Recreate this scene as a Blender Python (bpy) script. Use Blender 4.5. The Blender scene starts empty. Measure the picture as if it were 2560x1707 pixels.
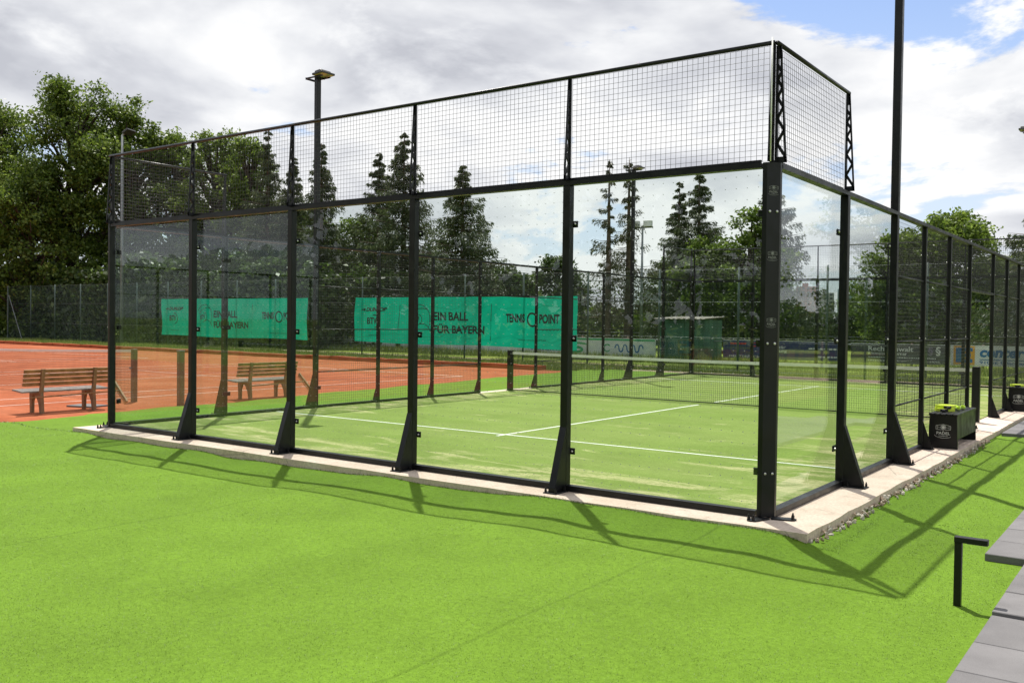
import bpy, math, random
import numpy as np
from mathutils import Vector, Matrix

R = math.radians
rng = np.random.default_rng(7)
random.seed(7)
sc = bpy.context.scene
col = sc.collection

# ------------------------------------------------------------------ camera
YAW, PITCH, ROLL = -0.62766, -0.02154, 0.01246
CAM = Vector((12.8536, -7.6334, 1.6380))
cd = bpy.data.cameras.new('camera')
cam = bpy.data.objects.new('camera', cd)
col.objects.link(cam)
fw = Vector((math.sin(YAW) * math.cos(PITCH), math.cos(YAW) * math.cos(PITCH), math.sin(PITCH)))
rt = fw.cross(Vector((0, 0, 1))).normalized()
up = rt.cross(fw)
rt2 = rt * math.cos(ROLL) + up * math.sin(ROLL)
up2 = up * math.cos(ROLL) - rt * math.sin(ROLL)
m3 = Matrix((rt2, up2, -fw)).transposed()
cam.matrix_world = Matrix.Translation(CAM) @ m3.to_4x4()
cd.sensor_width = 36.0
cd.lens = 32.516
cd.clip_start = 0.05
cd.clip_end = 6000
sc.camera = cam

# ------------------------------------------------------------------ light
SUN_TO = Vector((1.40, -1.41, -4.08)).normalized()      # the way sunlight travels
SUN_EL = math.asin(-SUN_TO.z)
SUN_AZ = math.atan2(-SUN_TO.x, -SUN_TO.y)               # from +Y towards +X
sd = bpy.data.lights.new('sun', 'SUN')
sd.energy = 5.0
sd.angle = R(0.6)
sd.color = (1.0, 0.955, 0.88)
so = bpy.data.objects.new('sun', sd)
so.rotation_euler = SUN_TO.to_track_quat('-Z', 'Y').to_euler()
so.location = (-10, 20, 40)
col.objects.link(so)

sc.view_settings.view_transform = 'Standard'
sc.view_settings.look = 'None'
sc.view_settings.exposure = 0.30
sc.view_settings.gamma = 1.0
sc.view_settings.use_curve_mapping = False
sc.render.engine = 'CYCLES'
cy = sc.cycles
cy.max_bounces = 10
cy.transparent_max_bounces = 40
cy.transmission_bounces = 4
cy.diffuse_bounces = 3
cy.glossy_bounces = 3
cy.sample_clamp_indirect = 6
cy.caustics_reflective = False
cy.caustics_refractive = False
cy.use_denoising = True

world = bpy.data.worlds.new('World')
sc.world = world
world.use_nodes = True


class NT:
    """small helper round a node tree"""
    def __init__(s, tree):
        s.t = tree
        s.n = tree.nodes
        s.l = tree.links

    def add(s, typ, **kw):
        n = s.n.new(typ)
        for k, v in kw.items():
            setattr(n, k, v)
        return n

    def set(s, sock, v):
        if isinstance(v, bpy.types.NodeSocket):
            s.l.new(v, sock)
        elif v is not None:
            if isinstance(v, (tuple, list)) and len(v) == 3 and sock.type == 'RGBA':
                v = (*v, 1.0)
            sock.default_value = v

    def math(s, op, a, b=None, c=None, clamp=False):
        n = s.add('ShaderNodeMath', operation=op, use_clamp=clamp)
        s.set(n.inputs[0], a)
        if b is not None:
            s.set(n.inputs[1], b)
        if c is not None:
            s.set(n.inputs[2], c)
        return n.outputs[0]

    def vmath(s, op, a, b=None):
        n = s.add('ShaderNodeVectorMath', operation=op)
        s.set(n.inputs[0], a)
        if b is not None:
            if op == 'SCALE':
                s.set(n.inputs[3], b)
            else:
                s.set(n.inputs[1], b)
        return n.outputs[0]

    def noise(s, vec, scale, detail=4, rough=0.55, dist=0.0, dim='3D'):
        n = s.add('ShaderNodeTexNoise', noise_dimensions=dim)
        if vec is not None:
            s.set(n.inputs['Vector'], vec)
        n.inputs['Scale'].default_value = scale
        n.inputs['Detail'].default_value = detail
        n.inputs['Roughness'].default_value = rough
        n.inputs['Distortion'].default_value = dist
        return n.outputs[0]

    def ramp(s, fac, stops):
        n = s.add('ShaderNodeValToRGB')
        s.set(n.inputs[0], fac)
        e = n.color_ramp.elements
        while len(e) < len(stops):
            e.new(0.5)
        for i, (p, c) in enumerate(stops):
            e[i].position = p
            if not isinstance(c, (tuple, list)):
                c = (c, c, c)
            e[i].color = (*c, 1.0)
        return n.outputs[0]

    def mix(s, fac, a, b, blend='MIX'):
        n = s.add('ShaderNodeMix', data_type='RGBA', blend_type=blend)
        s.set(n.inputs[0], fac)
        s.set(n.inputs[6], a)
        s.set(n.inputs[7], b)
        return n.outputs[2]

    def maprange(s, v, a, b, c=0.0, d=1.0, smooth=True):
        n = s.add('ShaderNodeMapRange', interpolation_type='SMOOTHSTEP' if smooth else 'LINEAR')
        s.set(n.inputs[0], v)
        n.inputs[1].default_value = a
        n.inputs[2].default_value = b
        n.inputs[3].default_value = c
        n.inputs[4].default_value = d
        return n.outputs[0]

    def bump(s, h, strength=0.3, dist=0.01):
        n = s.add('ShaderNodeBump')
        n.inputs['Strength'].default_value = strength
        n.inputs['Distance'].default_value = dist
        s.set(n.inputs['Height'], h)
        return n.outputs[0]


# sky: physical sky behind broken cumulus laid out on a flat cloud deck
w = NT(world.node_tree)
w.n.clear()
wo = w.add('ShaderNodeOutputWorld')
bg = w.add('ShaderNodeBackground')
sky = w.add('ShaderNodeTexSky', sky_type='NISHITA')
sky.sun_disc = False
sky.sun_elevation = SUN_EL
sky.sun_rotation = SUN_AZ
sky.altitude = 280
sky.air_density = 1.0
sky.dust_density = 0.6
tc = w.add('ShaderNodeTexCoord')
sep = w.add('ShaderNodeSeparateXYZ')
w.set(sep.inputs[0], tc.outputs['Generated'])
zz = w.math('ADD', w.math('MAXIMUM', sep.outputs[2], 0.0), 0.30)
cmb = w.add('ShaderNodeCombineXYZ')
w.set(cmb.inputs[0], w.math('DIVIDE', sep.outputs[0], zz))
w.set(cmb.inputs[1], w.math('DIVIDE', sep.outputs[1], zz))
w.set(cmb.inputs[2], w.math('MULTIPLY', sep.outputs[2], 2.2))
CLOUD_SHIFT = (21.6, 9.0, 2.2)
pc = w.vmath('ADD', cmb.outputs[0], CLOUD_SHIFT)
CS = 1.9
dens = w.noise(pc, CS, 10, 0.60, 0.2)
dens2 = w.noise(w.vmath('ADD', pc, (-0.05, 0.05, 0.10)), CS, 6, 0.5, 0.15)
big = w.noise(pc, CS * 0.42, 2, 0.5)
dd = w.math('ADD', w.math('MULTIPLY', dens, 0.86), w.math('MULTIPLY', big, 0.21))
cover = w.maprange(dd, 0.452, 0.505)
relief = w.math('MULTIPLY', w.math('SUBTRACT', dens, dens2), 5.0)
thick = w.maprange(dd, 0.495, 0.63)
lum = w.math('ADD', w.math('SUBTRACT', 0.92, w.math('MULTIPLY', thick, 0.54)), relief, clamp=True)
ccol = w.ramp(lum, [(0.0, (7.0, 7.2, 7.9)), (0.35, (8.9, 9.1, 9.7)), (0.68, (11.0, 11.15, 11.5)), (1.0, (13.0, 13.0, 13.0))])
skyc = w.mix(1.0, sky.outputs[0], (1.65, 1.75, 2.0), 'MULTIPLY')
haz = w.mix(w.maprange(sep.outputs[2], 0.0, 0.36, 0.75, 0.12), skyc, (9.8, 10.3, 10.9))
w.set(bg.inputs[0], w.mix(cover, haz, ccol))
bg.inputs[1].default_value = 0.066
w.l.new(bg.outputs[0], wo.inputs[0])


# ------------------------------------------------------------------ materials
MATS = {}


def mat(name):
    m = bpy.data.materials.new(name)
    m.use_nodes = True
    t = NT(m.node_tree)
    t.n.clear()
    o = t.add('ShaderNodeOutputMaterial')
    t.out = o
    MATS[name] = m
    return m, t


def principled(t, color, rough=0.6, metal=0.0, normal=None, spec=0.5):
    b = t.add('ShaderNodeBsdfPrincipled')
    t.set(b.inputs['Base Color'], color)
    t.set(b.inputs['Roughness'], rough)
    b.inputs['Metallic'].default_value = metal
    b.inputs['Specular IOR Level'].default_value = spec
    if normal is not None:
        t.set(b.inputs['Normal'], normal)
    t.l.new(b.outputs[0], t.out.inputs[0])
    return b


def plain(name, c, rough=0.6, metal=0.0, var=0.15, scale=6.0, spec=0.5, bump=0.0):
    m, t = mat(name)
    g = t.add('ShaderNodeNewGeometry').outputs['Position']
    n = t.noise(g, scale, 5, 0.6)
    f = t.maprange(n, 0.3, 0.7, 1 - var, 1 + var)
    cc = t.mix(1.0, (*c, 1), t_comb(t, f), 'MULTIPLY')
    nm = None
    if bump:
        nm = t.bump(t.noise(g, scale * 12, 4), bump, 0.004)
    rr = t.maprange(t.noise(g, scale * 1.7, 3), 0.3, 0.7, max(0.02, rough - 0.08), min(1, rough + 0.08))
    principled(t, cc, rr, metal, nm, spec)
    return m


def t_comb(t, f):
    n = t.add('ShaderNodeCombineColor')
    for i in range(3):
        t.set(n.inputs[i], f)
    return n.outputs[0]


plain('steel_black', (0.0075, 0.0078, 0.0092), 0.40, 0.0, 0.2, 4, 0.32, 0.05)
plain('wire', (0.03, 0.03, 0.032), 0.38, 0.0, 0.2, 8, 0.6)
plain('bolt', (0.55, 0.55, 0.54), 0.3, 0.9, 0.1, 8)
plain('rubber', (0.012, 0.012, 0.012), 0.7)
plain('net_cord', (0.02, 0.021, 0.022), 0.8)
plain('net_cord_tennis', (0.035, 0.04, 0.035), 0.8)
plain('white_tape', (0.74, 0.74, 0.70), 0.6, 0, 0.06, 3)
plain('white_paint', (0.78, 0.78, 0.75), 0.5, 0, 0.05, 3)
plain('line_white', (0.72, 0.74, 0.66), 0.9, 0, 0.10, 9)
plain('clay_line', (0.66, 0.48, 0.40), 0.9, 0, 0.25, 3)
plain('green_post', (0.05, 0.085, 0.07), 0.45, 0, 0.2, 3)
plain('galv', (0.20, 0.22, 0.23), 0.5, 0.3, 0.15, 3)
plain('old_post', (0.14, 0.085, 0.055), 0.6, 0, 0.25, 3)
plain('wood_slat', (0.30, 0.165, 0.075), 0.6, 0, 0.35, 7, 0.4, 0.1)
plain('wood_grey', (0.22, 0.20, 0.185), 0.65, 0, 0.25, 7, 0.4, 0.1)
plain('bench_frame', (0.26, 0.16, 0.085), 0.7, 0, 0.25, 5)
plain('racket_yellow', (0.55, 0.68, 0.03), 0.4, 0, 0.05, 4)
plain('ball_yellow', (0.50, 0.75, 0.04), 0.9, 0, 0.08, 30)
plain('emblem_white', (0.60, 0.60, 0.58), 0.6, 0, 0.05, 4)
plain('emblem_grey', (0.26, 0.26, 0.26), 0.5, 0, 0.05, 4)
plain('print_dark', (0.012, 0.03, 0.026), 0.8, 0, 0.1, 2)
plain('print_white', (0.72, 0.72, 0.72), 0.7, 0, 0.05, 2)
plain('print_blue', (0.02, 0.13, 0.33), 0.7, 0, 0.05, 2)
plain('print_navy', (0.035, 0.04, 0.14), 0.7, 0, 0.1, 2)
plain('print_grey', (0.075, 0.075, 0.085), 0.7, 0, 0.1, 2)
plain('print_orange', (0.62, 0.30, 0.04), 0.7, 0, 0.05, 2)
plain('print_red', (0.50, 0.02, 0.025), 0.7, 0, 0.1, 2)
plain('print_green', (0.03, 0.32, 0.12), 0.7, 0, 0.1, 2)
plain('print_lilac', (0.22, 0.18, 0.28), 0.7, 0, 0.1, 2)
plain('print_steel', (0.16, 0.24, 0.36), 0.7, 0, 0.15, 0.6)
plain('board_white', (0.62, 0.63, 0.62), 0.7, 0, 0.08, 0.8)
plain('lens', (0.34, 0.31, 0.22), 0.3, 0, 0.05, 4)
plain('shed_green', (0.035, 0.105, 0.075), 0.75, 0, 0.35, 1.5)
plain('shed_roof', (0.22, 0.19, 0.16), 0.8, 0, 0.3, 2)
plain('trunk', (0.07, 0.055, 0.042), 0.9, 0, 0.4, 4, 0.3, 0.5)
plain('trunk_spruce', (0.10, 0.075, 0.055), 0.9, 0, 0.4, 4, 0.3, 0.5)
plain('lamp_dark', (0.03, 0.03, 0.033), 0.5)
plain('tower_red', (0.30, 0.13, 0.09), 0.9, 0, 0.1, 0.05)
plain('tower_grey', (0.33, 0.34, 0.36), 0.9, 0, 0.1, 0.05)
plain('tower_blue', (0.25, 0.32, 0.40), 0.9, 0, 0.1, 0.05)
plain('tower_window', (0.07, 0.08, 0.10), 0.3, 0, 0.1, 0.05)


def turf_mat(name, c1, c2, c3, seams=False, sand=False):
    m, t = mat(name)
    g = t.add('ShaderNodeNewGeometry').outputs['Position']
    n1 = t.noise(g, 90, 5, 0.7)
    n2 = t.noise(g, 1.3, 4, 0.6)
    n3 = t.noise(g, 26, 4, 0.65)
    c = t.ramp(n1, [(0.25, c1), (0.5, c2), (0.78, c3)])
    st_ = t.add('ShaderNodeVectorMath', operation='MULTIPLY')
    t.set(st_.inputs[0], g)
    st_.inputs[1].default_value = (0.9, 0.22, 1.0)
    n4 = t.noise(st_.outputs[0], 1.0, 5, 0.65)
    f = t.math('MULTIPLY', t.maprange(n2, 0.3, 0.7, 0.93, 1.07), t.maprange(n3, 0.3, 0.7, 0.88, 1.10))
    f = t.math('MULTIPLY', f, t.maprange(n4, 0.3, 0.7, 0.95, 1.05))
    c = t.mix(1.0, c, t_comb(t, f), 'MULTIPLY')
    if seams:
        sx = t.add('ShaderNodeSeparateXYZ')
        t.set(sx.inputs[0], g)
        wob = t.math('MULTIPLY', t.math('SUBTRACT', t.noise(g, 3, 3), 0.5), 0.03)
        xs = t.math('ADD', sx.outputs[0], wob)
        k = t.math('ABSOLUTE', t.math('SUBTRACT', t.math('MODULO', t.math('ADD', xs, 100.0 - 5.8 + 2.0), 4.0), 2.0))
        s = t.maprange(k, 0.004, 0.022, 0.82, 1.0)
        c = t.mix(1.0, c, t_comb(t, s), 'MULTIPLY')
    if sand:
        sx = t.add('ShaderNodeSeparateXYZ')
        t.set(sx.inputs[0], g)
        sc_ = t.add('ShaderNodeVectorMath', operation='MULTIPLY')
        t.set(sc_.inputs[0], g)
        sc_.inputs[1].default_value = (0.55, 1.9, 1.0)
        sn = t.noise(sc_.outputs[0], 1.5, 7, 0.68, 0.6)
        ex = t.math('MINIMUM', sx.outputs[0], t.math('SUBTRACT', 10.0, sx.outputs[0]))
        ey = t.math('MINIMUM', sx.outputs[1], t.math('SUBTRACT', 20.0, sx.outputs[1]))
        edge = t.maprange(t.math('MINIMUM', ex, ey), 0.3, 2.2, 0.13, 0.0)
        mask = t.maprange(t.math('ADD', sn, edge), 0.575, 0.73)
        fine = t.maprange(n3, 0.3, 0.6, 0.35, 1.0)
        c = t.mix(t.math('MULTIPLY', t.math('MULTIPLY', mask, fine), 0.72), c, (0.50, 0.46, 0.25, 1))
        wide = t.maprange(t.noise(sc_.outputs[0], 0.5, 5, 0.6), 0.35, 0.65, 0.0, 0.22)
        c = t.mix(wide, c, (0.30, 0.34, 0.12, 1))
    nm = t.bump(t.math('ADD', n1, t.math('MULTIPLY', n3, 0.7)), 0.45, 0.010)
    principled(t, c, 0.8, 0, nm, 0.08)
    return m


turf_mat('turf', (0.092, 0.172, 0.012), (0.116, 0.210, 0.016), (0.148, 0.254, 0.030), seams=True)
turf_mat('court_turf', (0.112, 0.168, 0.030), (0.158, 0.226, 0.045), (0.210, 0.282, 0.068), sand=True)


def blade_mat(name, lo, mid, hi, soft=0.0, trans=0.35):
    m, t = mat(name)
    gn = t.add('ShaderNodeNewGeometry')
    rp = gn.outputs['Random Per Island']
    c = t.ramp(rp, [(0.0, lo), (0.55, mid), (0.92, hi), (1.0, tuple(min(1, v * 1.6 + 0.06) for v in hi))])
    st_ = t.add('ShaderNodeVectorMath', operation='MULTIPLY')
    t.set(st_.inputs[0], gn.outputs['Position'])
    st_.inputs[1].default_value = (0.9, 0.22, 1.0)
    n2 = t.noise(st_.outputs[0], 1.0, 5, 0.65)
    c = t.mix(1.0, c, t_comb(t, t.maprange(n2, 0.3, 0.7, 0.95, 1.05)), 'MULTIPLY')
    d = t.add('ShaderNodeBsdfPrincipled')
    t.set(d.inputs['Base Color'], c)
    d.inputs['Roughness'].default_value = 0.45
    if soft:
        nn = t.vmath('NORMALIZE', t.vmath('ADD', t.vmath('SCALE', gn.outputs['Normal'], 1 - soft), (0.0, 0.0, soft)))
        t.set(d.inputs['Normal'], nn)
    d.inputs['Specular IOR Level'].default_value = 0.30 if soft else 0.4
    tr = t.add('ShaderNodeBsdfTranslucent')
    t.set(tr.inputs[0], c)
    mx = t.add('ShaderNodeMixShader')
    mx.inputs[0].default_value = trans
    t.l.new(d.outputs[0], mx.inputs[1])
    t.l.new(tr.outputs[0], mx.inputs[2])
    t.l.new(mx.outputs[0], t.out.inputs[0])
    return m


blade_mat('turf_blade', (0.094, 0.176, 0.013), (0.120, 0.218, 0.017), (0.172, 0.284, 0.042), 0.75)
blade_mat('leaf_oak', (0.050, 0.086, 0.012), (0.102, 0.162, 0.022), (0.180, 0.245, 0.038), 0, 0.48)
blade_mat('leaf_light', (0.062, 0.104, 0.014), (0.130, 0.198, 0.028), (0.21, 0.285, 0.05), 0, 0.48)
blade_mat('leaf_dark', (0.026, 0.048, 0.010), (0.052, 0.090, 0.018), (0.10, 0.15, 0.03), 0, 0.45)
blade_mat('needle', (0.036, 0.054, 0.020), (0.066, 0.094, 0.034), (0.12, 0.145, 0.055), 0, 0.4)
blade_mat('needle_dry', (0.045, 0.055, 0.024), (0.075, 0.088, 0.04), (0.12, 0.125, 0.06), 0, 0.4)
blade_mat('meadow_blade', (0.09, 0.14, 0.02), (0.17, 0.225, 0.04), (0.30, 0.31, 0.10))

# concrete
m, t = mat('concrete')
g = t.add('ShaderNodeNewGeometry').outputs['Position']
n1 = t.noise(g, 2.2, 6, 0.6)
n2 = t.noise(g, 40, 4, 0.6)
vo = t.add('ShaderNodeTexVoronoi', feature='DISTANCE_TO_EDGE')
t.set(vo.inputs['Vector'], t.vmath('ADD', g, t.vmath('SCALE', t.add('ShaderNodeTexNoise').outputs[1], 0.0)))
vo.inputs['Scale'].default_value = 1.1
crack = t.maprange(t.math('ADD', vo.outputs[0], t.math('MULTIPLY', n1, 0.05)), 0.024, 0.034, 0.72, 1.0)
c = t.ramp(n1, [(0.3, (0.58, 0.455, 0.36)), (0.55, (0.67, 0.55, 0.45)), (0.75, (0.73, 0.62, 0.52))])
n5 = t.noise(g, 7.0, 6, 0.7, 0.5)
c = t.mix(t.maprange(n5, 0.52, 0.74, 0.0, 0.45), c, (0.36, 0.27, 0.20, 1))
c = t.mix(1.0, c, t_comb(t, t.math('MULTIPLY', crack, t.maprange(n2, 0.25, 0.75, 0.82, 1.1))), 'MULTIPLY')
principled(t, c, 0.9, 0, t.bump(n2, 0.25, 0.004), 0.2)

# clay
m, t = mat('clay')
g = t.add('ShaderNodeNewGeometry').outputs['Position']
n1 = t.noise(g, 0.5, 6, 0.6, 0.4)
n2 = t.noise(g, 30, 5, 0.65)
c = t.ramp(n1, [(0.3, (0.270, 0.070, 0.028)), (0.5, (0.325, 0.095, 0.041)), (0.72, (0.385, 0.130, 0.063))])
st_ = t.add('ShaderNodeVectorMath', operation='MULTIPLY')
t.set(st_.inputs[0], g)
st_.inputs[1].default_value = (0.25, 2.2, 1.0)
n3 = t.noise(st_.outputs[0], 1.6, 6, 0.7, 0.8)
n4 = t.noise(g, 2.6, 5, 0.7)
c = t.mix(1.0, c, t_comb(t, t.math('MULTIPLY', t.maprange(n2, 0.25, 0.75, 0.85, 1.12), t.math('MULTIPLY', t.maprange(n3, 0.3, 0.7, 0.94, 1.06), t.maprange(n4, 0.35, 0.65, 0.9, 1.08)))), 'MULTIPLY')
principled(t, c, 0.95, 0, t.bump(n2, 0.3, 0.004), 0.1)

# meadow (far ground)
m, t = mat('meadow')
g = t.add('ShaderNodeNewGeometry').outputs['Position']
n1 = t.noise(g, 0.35, 6, 0.65)
n2 = t.noise(g, 9, 5, 0.7)
c = t.ramp(n1, [(0.3, (0.125, 0.175, 0.025)), (0.5, (0.19, 0.245, 0.040)), (0.72, (0.27, 0.285, 0.075))])
c = t.mix(1.0, c, t_comb(t, t.maprange(n2, 0.25, 0.75, 0.7, 1.2)), 'MULTIPLY')
principled(t, c, 0.95, 0, t.bump(n2, 0.6, 0.05), 0.1)

# sandy path
plain('sandy_path', (0.42, 0.32, 0.23), 0.95, 0, 0.2, 2, 0.1, 0.3)
plain('stone_pale', (0.50, 0.45, 0.38), 0.9, 0, 0.35, 12, 0.2, 0.6)
plain('stone_warm', (0.38, 0.29, 0.22), 0.9, 0, 0.35, 12, 0.2, 0.6)

# pavers
m, t = mat('paver')
g = t.add('ShaderNodeNewGeometry')
n1 = t.noise(g.outputs['Position'], 3.0, 5, 0.6)
n2 = t.noise(g.outputs['Position'], 180, 3, 0.6)
oi = t.add('ShaderNodeObjectInfo')
c = t.ramp(n1, [(0.3, (0.138, 0.133, 0.135)), (0.7, (0.182, 0.176, 0.178))])
f = t.math('MULTIPLY', t.maprange(n2, 0.25, 0.75, 0.86, 1.12), t.maprange(oi.outputs['Random'], 0, 1, 0.9, 1.08, False))
c = t.mix(1.0, c, t_comb(t, f), 'MULTIPLY')
principled(t, c, 0.85, 0, t.bump(n2, 0.2, 0.002), 0.3)


# architectural glass: clear sheet, Schlick reflection, optional printed dots
def glass_mat(name, dots):
    m, t = mat(name)
    lw = t.add('ShaderNodeLayerWeight')
    lw.inputs[0].default_value = 0.5
    f5 = t.math('POWER', lw.outputs['Facing'], 5.0)
    fr = t.math('MULTIPLY', t.math('ADD', t.math('MULTIPLY', f5, 0.96), 0.04), 0.72)
    tr = t.add('ShaderNodeBsdfTransparent')
    tr.inputs[0].default_value = (0.915, 0.945, 0.93, 1)
    gl = t.add('ShaderNodeBsdfGlossy')
    gl.inputs['Roughness'].default_value = 0.0
    gl.inputs[0].default_value = (0.95, 0.97, 1.0, 1)
    mx = t.add('ShaderNodeMixShader')
    t.set(mx.inputs[0], fr)
    t.l.new(tr.outputs[0], mx.inputs[1])
    t.l.new(gl.outputs[0], mx.inputs[2])
    last = mx.outputs[0]
    if dots:
        tcn = t.add('ShaderNodeTexCoord')
        sx = t.add('ShaderNodeSeparateXYZ')
        t.set(sx.inputs[0], tcn.outputs['Object'])
        a = t.math('SUBTRACT', t.math('FRACT', t.math('MULTIPLY', t.math('ADD', sx.outputs[0], 0.05), 10.0)), 0.5)
        b = t.math('SUBTRACT', t.math('FRACT', t.math('MULTIPLY', t.math('ADD', sx.outputs[2], 0.04), 10.0)), 0.5)
        r2 = t.math('ADD', t.math('MULTIPLY', a, a), t.math('MULTIPLY', b, b))
        dm = t.math('LESS_THAN', r2, 0.0010)
        df = t.add('ShaderNodeBsdfDiffuse')
        df.inputs[0].default_value = (0.16, 0.17, 0.17, 1)
        tl = t.add('ShaderNodeBsdfTranslucent')
        tl.inputs[0].default_value = (0.16, 0.17, 0.17, 1)
        ad = t.add('ShaderNodeAddShader')
        t.l.new(df.outputs[0], ad.inputs[0])
        t.l.new(tl.outputs[0], ad.inputs[1])
        m2 = t.add('ShaderNodeMixShader')
        t.set(m2.inputs[0], dm)
        t.l.new(last, m2.inputs[1])
        t.l.new(ad.outputs[0], m2.inputs[2])
        last = m2.outputs[0]
    t.l.new(last, t.out.inputs[0])
    return m


glass_mat('glass_dotted', True)
glass_mat('glass_clear', False)

# banner cloth (thin woven mesh: some light passes)
m, t = mat('banner_teal')
g = t.add('ShaderNodeNewGeometry').outputs['Position']
n1 = t.noise(g, 0.7, 4, 0.6)
c = t.ramp(n1, [(0.3, (0.008, 0.43, 0.27)), (0.7, (0.014, 0.54, 0.35))])
d1 = t.add('ShaderNodeBsdfDiffuse')
t.set(d1.inputs[0], c)
d2 = t.add('ShaderNodeBsdfTranslucent')
t.set(d2.inputs[0], c)
mx = t.add('ShaderNodeMixShader')
mx.inputs[0].default_value = 0.5
t.l.new(d1.outputs[0], mx.inputs[1])
t.l.new(d2.outputs[0], mx.inputs[2])
t.l.new(mx.outputs[0], t.out.inputs[0])

M = MATS


# ------------------------------------------------------------------ mesh helpers
class MB:
    def __init__(s):
        s.v = []
        s.f = []

    def poly(s, vs, fs):
        k = len(s.v)
        s.v += [tuple(p) for p in vs]
        s.f += [tuple(i + k for i in q) for q in fs]
        return s

    def box(s, x0, x1, y0, y1, z0, z1):
        vs = [(x, y, z) for z in (z0, z1) for y in (y0, y1) for x in (x0, x1)]
        return s.poly(vs, [(0, 2, 3, 1), (4, 5, 7, 6), (0, 1, 5, 4), (2, 6, 7, 3), (0, 4, 6, 2), (1, 3, 7, 5)])

    def cbox(s, x0, x1, y0, y1, z0, z1, c=0.004):
        """box with chamfered vertical and top edges"""
        def ring(x0, x1, y0, y1, z, c):
            return [(x0 + c, y0, z), (x1 - c, y0, z), (x1, y0 + c, z), (x1, y1 - c, z), (x1 - c, y1, z), (x0 + c, y1, z), (x0, y1 - c, z), (x0, y0 + c, z)]
        a = ring(x0, x1, y0, y1, z0, c)
        b = ring(x0, x1, y0, y1, z1 - c, c)
        d = ring(x0 + c, x1 - c, y0 + c, y1 - c, z1, c * 0.5)
        fs = [tuple(range(7, -1, -1)), tuple(range(16, 24))]
        for k in range(8):
            j = (k + 1) % 8
            fs += [(k, j, j + 8, k + 8), (k + 8, j + 8, j + 16, k + 16)]
        return s.poly(a + b + d, fs)

    def prism(s, pts, z0, z1):
        n = len(pts)
        vs = [(x, y, z0) for x, y in pts] + [(x, y, z1) for x, y in pts]
        fs = [tuple(range(n - 1, -1, -1)), tuple(range(n, 2 * n))] + [(i, (i + 1) % n, (i + 1) % n + n, i + n) for i in range(n)]
        return s.poly(vs, fs)

    def tube(s, p0, p1, r0, r1=None, n=8, caps=True):
        r1 = r0 if r1 is None else r1
        p0, p1 = Vector(p0), Vector(p1)
        d = (p1 - p0).normalized()
        a = d.orthogonal().normalized()
        b = d.cross(a)
        vs = []
        for p, r in ((p0, r0), (p1, r1)):
            for i in range(n):
                t_ = 2 * math.pi * (i + 0.5) / n
                vs.append(p + a * (r * math.cos(t_)) + b * (r * math.sin(t_)))
        fs = [(i, (i + 1) % n, (i + 1) % n + n, i + n) for i in range(n)]
        if caps:
            fs += [tuple(range(n - 1, -1, -1)), tuple(range(n, 2 * n))]
        return s.poly(vs, fs)

    def path(s, pts, rs, n=7):
        for i in range(len(pts) - 1):
            s.tube(pts[i], pts[i + 1], rs[i], rs[i + 1], n, caps=(i == len(pts) - 2))
        return s

    def mesh(s, name, material, smooth=False):
        me = bpy.data.meshes.new(name)
        me.from_pydata(s.v, [], s.f)
        if material:
            me.materials.append(M[material])
        if smooth:
            me.polygons.foreach_set('use_smooth', [True] * len(me.polygons))
        me.update()
        return me

    def obj(s, name, material, parent=None, smooth=False, loc=(0, 0, 0), rot=(0, 0, 0)):
        return link(name, s.mesh(name, material, smooth), parent, loc, rot)


def link(name, me, parent=None, loc=(0, 0, 0), rot=(0, 0, 0), scale=None):
    o = bpy.data.objects.new(name, me)
    col.objects.link(o)
    o.location = loc
    o.rotation_euler = rot
    if scale:
        o.scale = scale
    if parent:
        o.parent = parent
    return o


def tag(o, label=None, cat=None, group=None, kind=None):
    if label:
        o['label'] = label
    if cat:
        o['category'] = cat
    if group:
        o['group'] = group
    if kind:
        o['kind'] = kind
    return o


def empty(name, loc=(0, 0, 0), rz=0.0):
    o = bpy.data.objects.new(name, None)
    o.empty_display_size = 0.2
    col.objects.link(o)
    o.location = loc
    o.rotation_euler = (0, 0, rz)
    return o


def copy_tree(o, parent=None):
    c = o.copy()
    col.objects.link(c)
    c.parent = parent
    for ch in list(o.children):
        copy_tree(ch, c)
    return c


def np_mesh(name, verts, faces_n, material):
    """verts (N,3), all faces with the same number of corners, consecutive vertices"""
    me = bpy.data.meshes.new(name)
    nv = len(verts)
    nf = nv // faces_n
    me.vertices.add(nv)
    me.vertices.foreach_set('co', verts.astype(np.float32).ravel())
    me.loops.add(nv)
    me.loops.foreach_set('vertex_index', np.arange(nv, dtype=np.int32))
    me.polygons.add(nf)
    me.polygons.foreach_set('loop_start', np.arange(0, nv, faces_n, dtype=np.int32))
    me.polygons.foreach_set('loop_total', np.full(nf, faces_n, dtype=np.int32))
    me.materials.append(M[material])
    me.update(calc_edges=True)
    me.validate()
    return me


_textcache = {}


def text_mesh(s, bold=0.0, shear=0.0):
    key = (s, bold, shear)
    if key in _textcache:
        return _textcache[key]
    cu = bpy.data.curves.new('lettering', 'FONT')
    cu.body = s
    cu.size = 1.0
    cu.offset = bold
    cu.shear = shear
    cu.resolution_u = 3
    o = bpy.data.objects.new('lettering_tmp', cu)
    col.objects.link(o)
    bpy.context.view_layer.update()
    dg = bpy.context.evaluated_depsgraph_get()
    me = bpy.data.meshes.new_from_object(o.evaluated_get(dg))
    v = np.array([p.co[:2] for p in me.vertices]) if len(me.vertices) else np.zeros((0, 2))
    f = [tuple(p.vertices) for p in me.polygons]
    bpy.data.objects.remove(o)
    bpy.data.curves.remove(cu)
    bpy.data.meshes.remove(me)
    v -= v.min(0)
    _textcache[key] = (v, f)
    return v, f


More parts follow.
